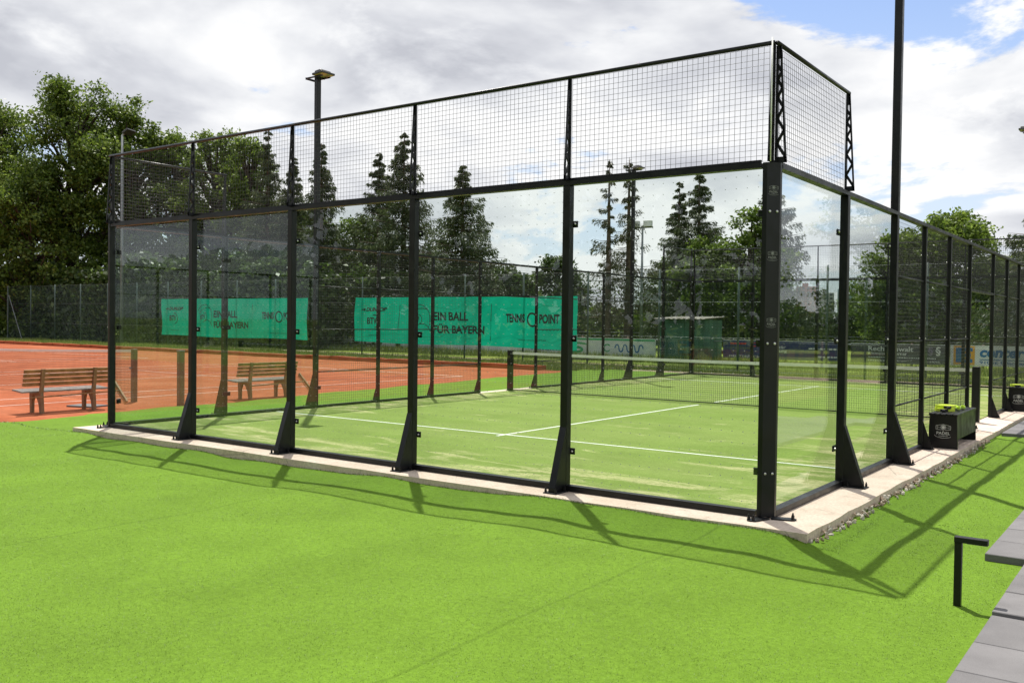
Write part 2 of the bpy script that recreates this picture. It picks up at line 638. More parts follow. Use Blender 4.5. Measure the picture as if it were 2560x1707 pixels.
def text_to(mb, s, x, z, width, height, y=0.0, bold=0.01, shear=0.0, ang=0.0, fy=None):
    """flat lettering in the XZ plane (reads from -Y), fitted to width x height with its lower left corner at x, z"""
    v, f = text_mesh(s, bold, shear)
    mx = v.max(0)
    vv = v / mx * np.array([width, height])
    ca, sa = math.cos(ang), math.sin(ang)
    out = []
    for a, b in vv:
        X, Z = x + a * ca - b * sa, z + a * sa + b * ca
        out.append((X, y if fy is None else fy(X, Z), Z))
    mb.poly(out, f)


def arc_to(mb, cx, cz, rx, rz, a0, a1, wdt, y=0.0, n=16, fy=None):
    vs, fs = [], []
    for i in range(n + 1):
        a = a0 + (a1 - a0) * i / n
        for k in (-0.5, 0.5):
            X, Z = cx + (rx + k * wdt) * math.cos(a), cz + (rz + k * wdt) * math.sin(a)
            vs.append((X, y if fy is None else fy(X, Z), Z))
    for i in range(n):
        fs.append((2 * i, 2 * i + 1, 2 * i + 3, 2 * i + 2))
    mb.poly(vs, fs)


def bar_to(mb, x0, z0, x1, z1, wdt, y=0.0, fy=None):
    dx, dz = x1 - x0, z1 - z0
    L = math.hypot(dx, dz)
    nx, nz = -dz / L * wdt / 2, dx / L * wdt / 2
    pts = [(x0 + nx, z0 + nz), (x0 - nx, z0 - nz), (x1 - nx, z1 - nz), (x1 + nx, z1 + nz)]
    mb.poly([(a, y if fy is None else fy(a, b), b) for a, b in pts], [(0, 1, 2, 3)])


def vnoise(x, y, seed=0):
    """smooth value noise on arrays"""
    x = np.asarray(x, float)
    y = np.asarray(y, float)
    xi, yi = np.floor(x).astype(int), np.floor(y).astype(int)
    fx, fy = x - xi, y - yi
    fx, fy = fx * fx * (3 - 2 * fx), fy * fy * (3 - 2 * fy)

    def h(a, b):
        n = (a * 374761393 + b * 668265263 + seed * 974634777) & 0xFFFFFFFF
        n = ((n ^ (n >> 13)) * 1274126177) & 0xFFFFFFFF
        return ((n ^ (n >> 16)) & 0xFFFF) / 65535.0
    return (h(xi, yi) * (1 - fx) * (1 - fy) + h(xi + 1, yi) * fx * (1 - fy) + h(xi, yi + 1) * (1 - fx) * fy + h(xi + 1, yi + 1) * fx * fy) * 2 - 1


def sstep(x, a, b):
    t_ = np.clip((x - a) / (b - a), 0, 1)
    return t_ * t_ * (3 - 2 * t_)


# ------------------------------------------------------------------ the setting
EX0, EX1, EY0, EY1 = -0.36, 10.5, -0.42, 20.42        # edge of the concrete slab


def turf_h(x, y):
    x = np.asarray(x, float)
    y = np.asarray(y, float)
    h = -0.078 + 0.012 * vnoise(x * 0.45, y * 0.45, 3) + 0.016 * vnoise(x * 1.2, y * 1.2, 5) + 0.008 * vnoise(x * 2.7, y * 2.7, 8)
    # the front strip lies in soft waves and rides up on the slab towards the near corner
    dist = np.maximum(0, EY0 - y)
    front = np.exp(-dist / 0.9) * (y < 1.0)
    h = h + front * 0.034 * vnoise(x * 1.5 + 9, y * 0.8, 12)
    h = h + np.exp(-dist / 0.45) * 0.062 * sstep(x, 5.5, 9.3) * sstep(-x, -10.75, -10.2) * (y < -0.3)
    strip = sstep(x, 10.40, 10.5) * sstep(-x, -10.85, -10.68) * (y > EY0 - 0.1)
    h = h * (1 - strip) + (-0.074) * strip
    # flat under the paving
    flat = sstep(x, 11.2, 11.6)
    return h * (1 - flat) + (-0.082) * flat


def clay_edge(y):
    return -2.45 - 0.105 * np.clip(y, -30, 21)


ground = MB()
ground.poly([(-1500, -1500, -0.16), (1500, -1500, -0.16), (1500, 1500, -0.16), (-1500, 1500, -0.16)], [(0, 1, 2, 3)])
tag(ground.obj('ground', 'meadow'), kind='structure')

# artificial turf around the court, a grid with soft waves
nu, nv_ = 190, 400
ys = np.linspace(-14, 22, nv_)
us = np.linspace(0, 1, nu)
YY, UU = np.meshgrid(ys, us, indexing='ij')
XX = clay_edge(YY) + (14.2 - clay_edge(YY)) * UU
ZZ = turf_h(XX, YY)
me = bpy.data.meshes.new('artificial_turf')
vs = np.stack([XX, YY, ZZ], -1).reshape(-1, 3)
idx = np.arange(nu * nv_).reshape(nv_, nu)
fs = np.stack([idx[:-1, :-1], idx[:-1, 1:], idx[1:, 1:], idx[1:, :-1]], -1).reshape(-1, 4)
me.from_pydata(vs.tolist(), [], fs.tolist())
me.polygons.foreach_set('use_smooth', [True] * len(me.polygons))
me.materials.append(M['turf'])
tag(link('artificial_turf', me), kind='structure')

# clay tennis ground
cl = MB()
cl.poly([(clay_edge(-14) + 0.3, -14, -0.115), (clay_edge(21) + 0.3, 20.3, -0.115), (-60, 20.3, -0.115), (-60, -14, -0.115)], [(0, 1, 2, 3)])
clay = tag(cl.obj('clay_ground', 'clay'), kind='structure')


def clay_line(x0, y0, x1, y1, wd=0.05):
    b = MB()
    if abs(x1 - x0) > abs(y1 - y0):
        b.box(x0, x1, y0 - wd / 2, y0 + wd / 2, -0.1135, -0.109)
    else:
        b.box(x0 - wd / 2, x0 + wd / 2, y0, y1, -0.1135, -0.109)
    b.obj('court_line', 'clay_line', clay)


TN = 3.22                                            # the tennis net stands at this y
for xa in (-5.55, -6.92, -15.15, -16.52):
    clay_line(xa, TN - 11.88, xa, TN + 11.88)
for ya in (TN - 11.88, TN + 11.88):
    clay_line(-16.52, ya, -5.55, ya, 0.08)
for ya in (TN - 6.4, TN + 6.4):
    clay_line(-15.15, ya, -6.92, ya)
clay_line(-11.03, TN - 6.4, -11.03, TN + 6.4)
for off in (-17.2,):
    for xa in (-5.55, -6.92, -15.15, -16.52):
        clay_line(xa + off, TN - 11.88, xa + off, TN + 11.88)
    for ya in (TN + 6.4, TN + 11.88):
        clay_line(-16.52 + off, ya, -5.55 + off, ya)
# raised clay kerb at the far end
kb = MB()
nk = 90
for i in range(nk):
    xa, xb = -58 + i * 52.0 / nk, -58 + (i + 1) * 52.0 / nk
    hh = 0.05 + 0.03 * random.random()
    kb.box(xa, xb + 0.003, 20.0 + 0.1 * random.random(), 20.5, -0.16, hh - 0.02)
tag(kb.obj('clay_kerb', 'clay'), kind='structure')

# pale path behind the far glass wall
pp = MB()
pp.poly([(-4, 21.6, -0.12), (40, 22.2, -0.12), (40, 23.7, -0.12), (-4, 23.4, -0.12)], [(0, 1, 2, 3)])
pp.poly([(-60, 27.2, -0.125), (-4, 26.0, -0.125), (-4, 26.9, -0.125), (-60, 28.2, -0.125)], [(0, 1, 2, 3)])
tag(pp.obj('sandy_path', 'sandy_path'), kind='structure')

# concrete slab of the padel court with a slightly broken outer edge
sl = MB()
ring = []
stepn = 0.28


def edge_pts(x0, y0, x1, y1):
    L = math.hypot(x1 - x0, y1 - y0)
    n = int(L / stepn)
    nx, ny = (y1 - y0) / L, -(x1 - x0) / L
    out = []
    for i in range(n):
        f = i / n
        j = (random.random() - 0.5) * 0.022 if i else 0
        out.append((x0 + (x1 - x0) * f + nx * j, y0 + (y1 - y0) * f + ny * j))
    return out


ring = edge_pts(EX0, EY0, EX1, EY0) + edge_pts(EX1, EY0, EX1, EY1) + edge_pts(EX1, EY1, EX0, EY1) + edge_pts(EX0, EY1, EX0, EY0)
sl.prism(ring, -0.17, 0.0)
slab = tag(sl.obj('court_slab', 'concrete'), kind='structure')

ct = MB()
ct.poly([(0.03, 0.03, 0.012), (9.97, 0.03, 0.012), (9.97, 19.97, 0.012), (0.03, 19.97, 0.012)], [(0, 1, 2, 3)])
ct.poly([(0.03, 0.03, 0.012), (9.97, 0.03, 0.012), (9.97, 0.03, 0.0005), (0.03, 0.03, 0.0005)], [(0, 3, 2, 1)])
cturf = tag(ct.obj('court_turf', 'court_turf'), kind='structure')
for (a, b, c_, d) in ((0.03, 9.97, 3.025, 3.075), (0.03, 9.97, 16.925, 16.975)):
    q = MB()
    q.box(a, b, c_, d, 0.0125, 0.016)
    q.obj('court_line', 'line_white', cturf)
q = MB()
q.box(4.975, 5.025, 2.85, 3.0249, 0.0125, 0.016)
q.box(4.975, 5.025, 3.0751, 9.6, 0.0125, 0.016)
q.obj('court_line', 'line_white', cturf)
q = MB()
q.box(4.975, 5.025, 10.4, 16.9249, 0.0125, 0.016)
q.box(4.975, 5.025, 16.9751, 17.15, 0.0125, 0.016)
q.obj('court_line', 'line_white', cturf)

# turf blades (near turf only; the material carries the rest)


def make_blades():
    P = []
    for (x0, x1, y0, y1, n) in ((-3.2, 12.0, -7.4, EY0 + 0.02, 1300000), (EX1 + 0.10, 12.0, EY0, 9.0, 190000)):
        x = rng.uniform(x0, x1, n)
        y = rng.uniform(y0, y1, n)
        d = np.hypot(x - CAM.x, y - CAM.y)
        keep = rng.random(n) < np.clip((5.6 / d) ** 1.8, 0, 1)
        # only what the lens can see, with a margin
        dx, dy = x - CAM.x, y - CAM.y
        fwd = dx * fw.x + dy * fw.y
        lat = dx * rt.x + dy * rt.y
        keep &= (fwd > 3.2) & (np.abs(lat) < fwd * 0.60 + 0.5)
        keep &= ~((x > 11.66) & (y > -0.12)) & ~((x > 11.94))
        k = np.abs(np.mod(x + 100 - 5.8 + 2.0, 4.0) - 2.0)
        keep &= ~((k < 0.007) & (rng.random(n) < 0.25))
        P.append(np.stack([x, y, d], -1)[keep])
    P = np.concatenate(P)
    n = len(P)
    x, y, d = P.T
    z = turf_h(x, y) - 0.004
    near = np.minimum(np.abs(y - EY0), 9)
    hgt = rng.uniform(0.004, 0.011, n) + 0.022 * (near < 0.05) * (x < EX1) * rng.random(n)
    wdt = rng.uniform(0.0018, 0.0030, n) * np.clip(d / 5.5, 1, 2.4)
    a = rng.uniform(0, 2 * np.pi, n)
    lean = rng.uniform(0.1, 0.95, n)
    la = rng.normal(2.4, 1.3, n)
    dx, dy = np.cos(a) * wdt, np.sin(a) * wdt
    base = np.stack([x, y, z], -1)
    v0 = base + np.stack([-dx, -dy, 0 * x], -1)
    v1 = base + np.stack([dx, dy, 0 * x], -1)
    v2 = base + np.stack([np.cos(la) * lean * hgt, np.sin(la) * lean * hgt, hgt * np.sqrt(1 - 0.6 * lean ** 2)], -1)
    vv = np.stack([v0, v1, v2], 1).reshape(-1, 3)
    print('blades', n)
    me = np_mesh('turf_blades', vv, 3, 'turf_blade')
    tag(link('turf_blades', me), 'bright green pile of the artificial turf in front of the court', 'turf', kind='stuff')


make_blades()

# grey slab path on the right
path = MB()
path.poly([(11.75, 0.0, -0.10), (14.2, 0.0, -0.10), (14.2, 12.5, -0.10), (11.75, 12.5, -0.10)], [(0, 1, 2, 3)])
pav_root = tag(path.obj('paver_path', 'sandy_path'), kind='structure')


def paver(x0, x1, y0, y1, top):
    b = MB()
    j = lambda: random.uniform(-0.002, 0.002)
    g_ = 0.004
    b.cbox(x0 + g_, x1 - g_, y0 + g_, y1 - g_, top - 0.055, top + j(), 0.005)
    b.obj('paver', 'paver', pav_root)


ycur = -6.2
rows = [(-6.2 + 0.5 * i) for i in range(8)]
for i, y0 in enumerate([-5.19, -4.69, -4.19, -3.69, -3.19, -2.69, -2.18, -1.59, -1.09, -0.59]):
    y1 = [-4.69, -4.19, -3.69, -3.19, -2.69, -2.18, -1.60, -1.09, -0.59, -0.08][i]
    top = -0.044 if y0 < -1.6 else -0.026
    paver(11.975, 12.975, y0, y1, top)
    paver(12.975, 13.975, y0, y1, top)
for i in range(18):
    y0 = -0.075 + 0.53 * i
    x0 = 11.70 if y0 < 8.7 else 10.56
    paver(x0, x0 + 1.0, y0, y0 + 0.53, -0.026)
    paver(x0 + 1.0, x0 + 2.0, y0, y0 + 0.53, -0.026)
for i in range(6):
    y0 = 8.72 + 0.53 * i
    paver(10.56, 11.13, y0, y0 + 0.53, -0.022)
    if y0 < 9.4 + 0.1:
        paver(11.13, 11.69, y0, y0 + 0.53, -0.022)

# rubble along the slab edge
gs = MB()
gs.poly([(EX1 + 0.005, EY0 + 0.05, -0.088), (EX1 + 0.10, EY0 + 0.05, -0.088), (EX1 + 0.10, 20, -0.088), (EX1 + 0.005, 20, -0.088)], [(0, 1, 2, 3)])
grav = tag(gs.obj('gravel_strip', 'stone_warm'), kind='structure')
stone_meshes = []
ICO = None
for k in range(10):
    t_ = (1 + 5 ** 0.5) / 2
    base = [(-1, t_, 0), (1, t_, 0), (-1, -t_, 0), (1, -t_, 0), (0, -1, t_), (0, 1, t_), (0, -1, -t_), (0, 1, -t_), (t_, 0, -1), (t_, 0, 1), (-t_, 0, -1), (-t_, 0, 1)]
    fc = [(0, 11, 5), (0, 5, 1), (0, 1, 7), (0, 7, 10), (0, 10, 11), (1, 5, 9), (5, 11, 4), (11, 10, 2), (10, 7, 6), (7, 1, 8), (3, 9, 4), (3, 4, 2), (3, 2, 6), (3, 6, 8), (3, 8, 9), (4, 9, 5), (2, 4, 11), (6, 2, 10), (8, 6, 7), (9, 8, 1)]
    sx, sy, sz = random.uniform(.8, 1.3), random.uniform(.6, 1.0), random.uniform(.45, .8)
    b = MB()
    b.poly([(p[0] / 1.9 * sx * random.uniform(.75, 1.2), p[1] / 1.9 * sy * random.uniform(.75, 1.2), p[2] / 1.9 * sz * random.uniform(.75, 1.2)) for p in base], fc)
    stone_meshes.append(b.mesh('stone', 'stone_pale' if k % 3 else 'stone_warm'))
yy = EY0 + 0.02
ns = 0
while ns < 280:
    yy += random.uniform(0.012, 0.045) * (1 if yy < 8 else 2.2)
    if yy > 16:
        break
    s = random.uniform(0.012, 0.032)
    xx = EX1 + 0.012 + random.random() ** 1.4 * 0.085
    o = link('stone', random.choice(stone_meshes), grav, (xx, yy, -0.075 + random.uniform(0.0, 0.035)), (random.uniform(0, 6), random.uniform(0, 6), random.uniform(0, 6)), (s, s, s))
    ns += 1

# ------------------------------------------------------------------ padel enclosure
enc = tag(empty('padel_enclosure', (0, 0, 0)), 'black steel padel court cage with glass back walls and wire mesh sides', 'court cage')

GL = 0.003
post_h = 2.958


def post_mesh(w_=0.08, d_=0.08):
    b = MB()
    b.cbox(-w_ / 2, w_ / 2, -d_, 0.0, 0.012, post_h, 0.004)
    return b.mesh('post', 'steel_black')


def foot_mesh(w_, d_, h_, out):
    # wedge in front of the post plus welded edge
    b = MB()
    hw = w_ / 2 - 0.003
    pts = [(-d_ + 0.002, 0.012), (-d_ - out, 0.012), (-d_ - out, 0.05), (-d_ - 0.004, h_), (-d_ + 0.002, h_)]
    n = len(pts)
    vs = [(-hw, y, z) for y, z in pts] + [(hw, y, z) for y, z in pts]
    fs = [tuple(range(n)), tuple(range(2 * n - 1, n - 1, -1))] + [(i, i + n, (i + 1) % n + n, (i + 1) % n) for i in range(n)]
    b.poly(vs, fs)
    return b.mesh('foot', 'steel_black')


def plate_mesh(w_, y0, y1):
    b = MB()
    b.cbox(-w_ / 2, w_ / 2, y0, y1, 0.0005, 0.011, 0.003)
    return b.mesh('base_plate', 'steel_black')


def anchor_mesh():
    b = MB()
    b.tube((0, 0, 0), (0, 0, 0.026), 0.013, 0.013, 6)
    b.tube((0, 0, 0.026), (0, 0, 0.045), 0.008, 0.007, 6)
    return b.mesh('anchor_bolt', 'steel_black')


def clamp_mesh():
    b = MB()
    b.cbox(-0.075, 0.075, 0.017, 0.027, -0.032, 0.032, 0.006)
    return b.mesh('clamp', 'steel_black')


def bolt_mesh(r=0.011, L=0.012):
    b = MB()
    b.tube((0, 0, 0), (0, -L * 0.6, 0), r, r, 10)
    b.tube((0, -L * 0.6, 0), (0, -L, 0), r, r * 0.55, 10)
    return b.mesh('bolt', 'bolt')


PM, PMs = post_mesh(), post_mesh(0.06, 0.06)
FM, FMs = foot_mesh(0.08, 0.08, 0.62, 0.19), foot_mesh(0.014, 0.06, 0.36, 0.11)
PLM, PLMs = plate_mesh(0.15, -0.31, -0.09), plate_mesh(0.11, -0.20, -0.062)
AM, CM, BM = anchor_mesh(), clamp_mesh(), bolt_mesh()
CLZ = (0.38, 1.48, 2.59)


def add_post(x, y, rz, small=False, clamp=True):
    p = link('post', PMs if small else PM, enc, (x, y, 0), (0, 0, rz))
    link('foot', FMs if small else FM, p)
    link('base_plate', PLMs if small else PLM, p)
    if small:
        for ax in (-0.038, 0.038):
            link('anchor_bolt', AM, p, (ax, -0.175, 0.0105))
        for z in CLZ:
            link('bolt', BM, p, (0, -0.0605, z))
            link('bolt', BM, p, (0, 0.0005, z), (0, 0, math.pi))
    else:
        for ax, ay in ((-0.058, -0.285), (0.058, -0.285), (0.058, -0.13), (-0.058, -0.13)):
            link('anchor_bolt', AM, p, (ax, ay, 0.0105))
        if clamp:
            for z in CLZ:
                link('clamp', CM, p, (0, 0, z))
                for sx in (-0.055, 0.055):
                    link('bolt', BM, p, (sx, 0.0028, z))
    return p


# outward turn of each wall: near 0, right +90, far 180, left -90
WN, WR, WF, WL = 0.0, math.pi / 2, math.pi, -math.pi / 2
near_posts = [add_post(x, 0, WN) for x in (2, 4, 6, 8)]
far_posts = [add_post(x, 20, WF) for x in (2, 4, 6, 8)]
SIDE = [2, 4, 5.62, 7.25, 8.87, 11.13, 12.75, 14.38, 16, 18]
for y in SIDE:
    small = 4 < y < 16
    add_post(10, y, WR, small)
    add_post(0, y, WL, small)

# corner posts: chamfered profile
prof = [(-0.040, 0.0), (-0.040, -0.084), (0.0, -0.084), (0.084, 0.0), (0.084, 0.040), (0.0, 0.040), (0.0, 0.0)]


def wing(b, a):
    ca, sa = math.cos(a), math.sin(a)
    def tr(u, v):
        return (0.04 + u * ca - v * sa, -0.04 + u * sa + v * ca)
    pts = [tr(0.03, -0.05), tr(0.20, -0.05), tr(0.235, -0.015), tr(0.235, 0.015), tr(0.20, 0.05), tr(0.03, 0.05)]
    b.prism(pts, 0.0005, 0.012)
    return [tr(0.205, -0.025), tr(0.205, 0.025)]


def emblem(name, size, material, parent, loc, rot):
    b = MB()
    # court outline with a round racket head in the middle
    bar_to(b, -0.48, 0.30, -0.48, 0.56, 0.022)
    bar_to(b, 0.48, 0.30, 0.48, 0.56, 0.022)
    bar_to(b, -0.48, 0.30, -0.10, 0.27, 0.022)
    bar_to(b, 0.48, 0.30, 0.10, 0.27, 0.022)
    bar_to(b, -0.48, 0.56, 0.0, 0.66, 0.022)
    bar_to(b, 0.48, 0.56, 0.0, 0.66, 0.022)
    bar_to(b, -0.38, 0.31, -0.38, 0.58, 0.016)
    bar_to(b, 0.38, 0.31, 0.38, 0.58, 0.016)
    bar_to(b, -0.38, 0.44, -0.17, 0.44, 0.016)
    bar_to(b, 0.38, 0.44, 0.17, 0.44, 0.016)
    arc_to(b, 0, 0.46, 0.155, 0.155, 0, 2 * math.pi, 0.03, n=24)
    arc_to(b, 0, 0.46, 0.055, 0.055, 0, 2 * math.pi, 0.10, n=14)
    bar_to(b, -0.045, 0.31, -0.02, 0.18, 0.018)
    bar_to(b, 0.045, 0.31, 0.02, 0.18, 0.018)
    text_to(b, 'PADEL', -0.44, -0.06, 0.88, 0.20, bold=0.012)
    text_to(b, 'CAMPUS', -0.30, -0.19, 0.60, 0.065, bold=0.006)
    arc_to(b, 0.0, -0.10, 0.56, 0.20, math.pi * 1.02, math.pi * 1.85, 0.022, n=20)
    b.v = [(x * size, y, z * size) for x, y, z in b.v]
    return b.obj(name, material, parent, loc=loc, rot=rot)


corners = ((10, 0, 1, 1), (0, 0, -1, 1), (10, 20, 1, -1), (0, 20, -1, -1))
for cx, cy_, sx, sy in corners:
    pts = [(x * sx, y * sy) for x, y in prof]
    if sx * sy < 0:
        pts = pts[::-1]
    b = MB()
    b.prism(pts, 0.0125, 3.0)
    cp = b.obj('post', 'steel_black', enc, loc=(cx, cy_, 0))
    for a in (-math.pi * 0.5 - 0.35, 0.30):
        bb = MB()
        bl = wing(bb, a)
        bb.v = [(x * sx, y * sy, z) for x, y, z in bb.v]
        if sx * sy < 0:
            bb.f = [f[::-1] for f in bb.f]
        w_ = bb.obj('base_plate', 'steel_black', cp)
        for (bx, by) in bl:
            link('anchor_bolt', AM, cp, (bx * sx, by * sy, 0.0115))
    rz = math.atan2(sx, sy) if sy > 0 else (math.pi - math.atan2(sx, 1))
    nx, ny = sx / 2 ** 0.5, -sy / 2 ** 0.5
    ang = math.atan2(ny, nx) + math.pi / 2
    for z in CLZ:
        for off in (-0.032, 0.032):
            fx, fy = 0.042 * sx + nx * 0.0006, -0.042 * sy + ny * 0.0006
            link('bolt', BM, cp, (fx - ny * off, fy + nx * off, z), (0, 0, ang))
        # clamp tabs at both glass edges
        for (px, py, r_) in ((-0.085 * sx, 0.0, 0 if sy > 0 else math.pi), (0.0, 0.085 * sy, math.pi / 2 * sx)):
            q = MB()
            q.cbox(-0.03, 0.03, 0.017, 0.027, -0.032, 0.032, 0.006)
            q.obj('clamp', 'steel_black', cp, loc=(px, py, z), rot=(0, 0, r_))
    if sy > 0 and sx > 0:
        for z in (2.77, 2.22, 1.66):
            emblem('emblem', 0.085, 'emblem_grey', cp, (0.042 * sx + nx * 0.0015, -0.042 * sy + ny * 0.0015, z - 0.02), (0, 0, ang))

# glass panels
GW = {}


def glass_panel(length, z0, z1, dots):
    key = (round(length, 3), dots)
    if key not in GW:
        b = MB()
        b.box(-length / 2, length / 2, GL, GL + 0.012, z0, z1)
        GW[key] = b.mesh('glass_panel', 'glass_dotted' if dots else 'glass_clear')
    return GW[key]


def panel_span(a, b):
    return a + 0.004, b - 0.004


for (ya, rz) in ((0, WN), (20, WF)):
    for i in range(5):
        a, b_ = panel_span(2 * i + (0.02 if i == 0 else 0), 2 * i + 2 - (0.02 if i == 4 else 0))
        link('glass_panel', glass_panel(b_ - a, 0.03, 2.985, True), enc, ((a + b_) / 2, ya, 0), (0, 0, rz))
for (xa, rz) in ((10, WR), (0, WL)):
    for (a, b_) in ((0.02, 2), (2, 4), (16, 18), (18, 19.98)):
        a, b_ = panel_span(a, b_)
        link('glass_panel', glass_panel(b_ - a, 0.03, 2.985, False), enc, (xa, (a + b_) / 2, 0), (0, 0, rz))

# rails: bottom boxes, top boxes
RC = {}


def rail(length, y0, y1, z0, z1, loc, rz, name='rail'):
    b = MB()
    h = length / 2
    b.box(-h, h, y0, y1, z0, z1)
    return b.obj(name, 'steel_black', enc, loc=loc, rot=(0, 0, rz))


def span_rails(pts, along_x, fixed, rz, w_, z0, z1, d0=-0.08, d1=-0.001, gap=0.042, name='rail'):
    for a, b_ in zip(pts[:-1], pts[1:]):
        ga = 0.06 if a in (0, 20) else gap
        gb = 0.06 if b_ in (0, 20) or (along_x and b_ == 10) else gap
        L = (b_ - gb) - (a + ga)
        mid = ((b_ - gb) + (a + ga)) / 2
        loc = (mid, fixed, 0) if along_x else (fixed, mid, 0)
        rail(L, d0, d1, z0, z1, loc, rz, name)


BX = [0, 2, 4, 6, 8, 10]
SY = [0, 2, 4]
SY2 = [16, 18, 20]
MY1 = [4, 5.62, 7.25, 8.87]
MY2 = [11.13, 12.75, 14.38, 16]
for (ya, rz) in ((0, WN), (20, WF)):
    span_rails(BX, True, ya, rz, 0.08, 0.004, 0.058)
    rail(9.88, -0.082, -0.001, 2.9585, 3.0, (5, ya, 0), rz)
    rail(9.84, -0.030, -0.004, 3.004, 3.034, (5, ya, 0), rz, 'mesh_rail')
    # top tube of the upper mesh
    b = MB()
    b.tube((-5.03, -0.046, 4.0), (5.03, -0.046, 4.0), 0.019, None, 10)
    b.obj('top_tube', 'steel_black', enc, True, (5, ya, 0), (0, 0, rz))
for (xa, rz) in ((10, WR), (0, WL)):
    for S in (SY, SY2):
        span_rails(S, False, xa, rz, 0.08, 0.004, 0.058)
    for S in (MY1, MY2):
        span_rails(S, False, xa, rz, 0.06, 0.004, 0.056, -0.06, -0.001, 0.034)
        for zb in (0.67, 1.45, 2.24):
            for a, b_ in zip(S[:-1], S[1:]):
                b = MB()
                L = (b_ - a) / 2 - 0.031
                b.tube((-L, -0.03, zb), (L, -0.03, zb), 0.012, None, 8)
                b.obj('cross_bar', 'steel_black', enc, True, (xa, (a + b_) / 2, 0), (0, 0, rz))
    rail(19.88, -0.082, -0.001, 2.9585, 3.0, (xa, 10, 0), rz)
    rail(2.26 - 0.062, -0.055, -0.005, 2.22, 2.26, (xa, 10, 0), rz)            # lintel of the entrance
    for (a, b_) in ((0, 2), (18, 20)):
        rail(1.90, -0.030, -0.004, 3.004, 3.034, (xa, (a + b_) / 2, 0), rz, 'mesh_rail')
        b = MB()
        b.tube((-1.03, -0.046, 4.0), (1.03, -0.046, 4.0), 0.019, None, 10)
        b.obj('top_tube', 'steel_black', enc, True, (xa, (a + b_) / 2, 0), (0, 0, rz))

# wire mesh panels
WM = {}


def wire_mesh(L, z0, z1, y):
    key = (round(L, 2), z0, z1)
    if key not in WM:
        b = MB()
        r = 0.0018
        nx = int(L / 0.05)
        for i in range(nx + 1):
            x = -L / 2 + L * i / nx
            b.tube((x, y, z0), (x, y, z1), r, None, 6, False)
        nz = int((z1 - z0) / 0.05)
        for i in range(nz + 1):
            z = z0 + (z1 - z0) * i / nz
            b.tube((-L / 2, y + 0.004, z), (L / 2, y + 0.004, z), r, None, 6, False)
        WM[key] = b.mesh('wire_mesh', 'wire', True)
    return WM[key]


for (ya, rz) in ((0, WN), (20, WF)):
    for i in range(5):
        tag(link('wire_mesh', wire_mesh(1.96, 3.02, 3.985, -0.022), enc, (2 * i + 1, ya, 0), (0, 0, rz)), kind='stuff')
for (xa, rz) in ((10, WR), (0, WL)):
    for c_ in (1, 19):
        tag(link('wire_mesh', wire_mesh(1.96, 3.02, 3.985, -0.022), enc, (xa, c_, 0), (0, 0, rz)), kind='stuff')
    for S in (MY1, MY2):
        for a, b_ in zip(S[:-1], S[1:]):
            tag(link('wire_mesh', wire_mesh(b_ - a - 0.06, 0.05, 2.965, -0.012), enc, (xa, (a + b_) / 2, 0), (0, 0, rz)), kind='stuff')
    tag(link('wire_mesh', wire_mesh(2.2, 2.25, 2.965, -0.012), enc, (xa, 10, 0), (0, 0, rz)), kind='stuff')


# lattice brackets carrying the upper mesh: tapered plate cut into triangles
def lattice_mesh():
    b = MB()
    th = 0.014
    z0, z1 = 3.002, 3.985
    w0, w1 = 0.098, 0.040
    yin = -0.028
    def yo(z):
        f = (z - z0) / (z1 - z0)
        return yin - (w0 * (1 - f) + w1 * f)
    # inner flange, slanting outer edge, head, foot
    b.box(-0.016, 0.016, yin - 0.018, yin, z0, z1)
    def quad(p, q, r, s_):
        vs = [(x, y, z) for x in (-th / 2, th / 2) for (y, z) in (p, q, r, s_)]
        b.poly(vs, [(0, 1, 2, 3), (7, 6, 5, 4), (0, 4, 5, 1), (1, 5, 6, 2), (2, 6, 7, 3), (3, 7, 4, 0)])
    quad((yo(z0), z0), (yo(z0) + 0.016, z0), (yo(z1) + 0.016, z1), (yo(z1), z1))
    quad((yo(z0), z0), (yin - 0.018, z0), (yin - 0.018, z0 + 0.05), (yo(z0 + 0.05), z0 + 0.05))
    quad((yo(z1 - 0.11), z1 - 0.11), (yin - 0.018, z1 - 0.11), (yin - 0.018, z1), (yo(z1), z1))
    zz_ = z0 + 0.05
    inner = True
    n = 9
    for i in range(n):
        h = (0.125 - 0.008 * i) * 0.92
        za, zb = zz_, zz_ + h
        if inner:
            a_, b__ = (yo(za) + 0.010, za), (yin - 0.012, zb)
        else:
            a_, b__ = (yin - 0.012, za), (yo(zb) + 0.010, zb)
        hw = 0.023
        quad((a_[0], a_[1] - hw), (b__[0], b__[1] - hw), (b__[0], b__[1] + hw), (a_[0], a_[1] + hw))
        inner = not inner
        zz_ = zb
        if zz_ > z1 - 0.12:
            break
    return b.mesh('lattice_bracket', 'steel_black')


LM = lattice_mesh()
for (ya, rz) in ((0, WN), (20, WF)):
    for x in (0, 2, 4, 6, 8, 10):
        link('lattice_bracket', LM, enc, (x + (0.02 if x == 0 else -0.0 if x < 10 else 0.02), ya, 0), (0, 0, rz))
for (xa, rz) in ((10, WR), (0, WL)):
    for y in (0, 2, 18, 20):
        link('lattice_bracket', LM, enc, (xa, y + (0.02 if y == 0 else -0.02 if y == 20 else 0), 0), (0, 0, rz))
b = MB()
b.tube((10.03, -0.10, 3.003), (10.03, -0.10, 4.03), 0.006, None, 8)
b.obj('white_rod', 'white_paint', enc, True)

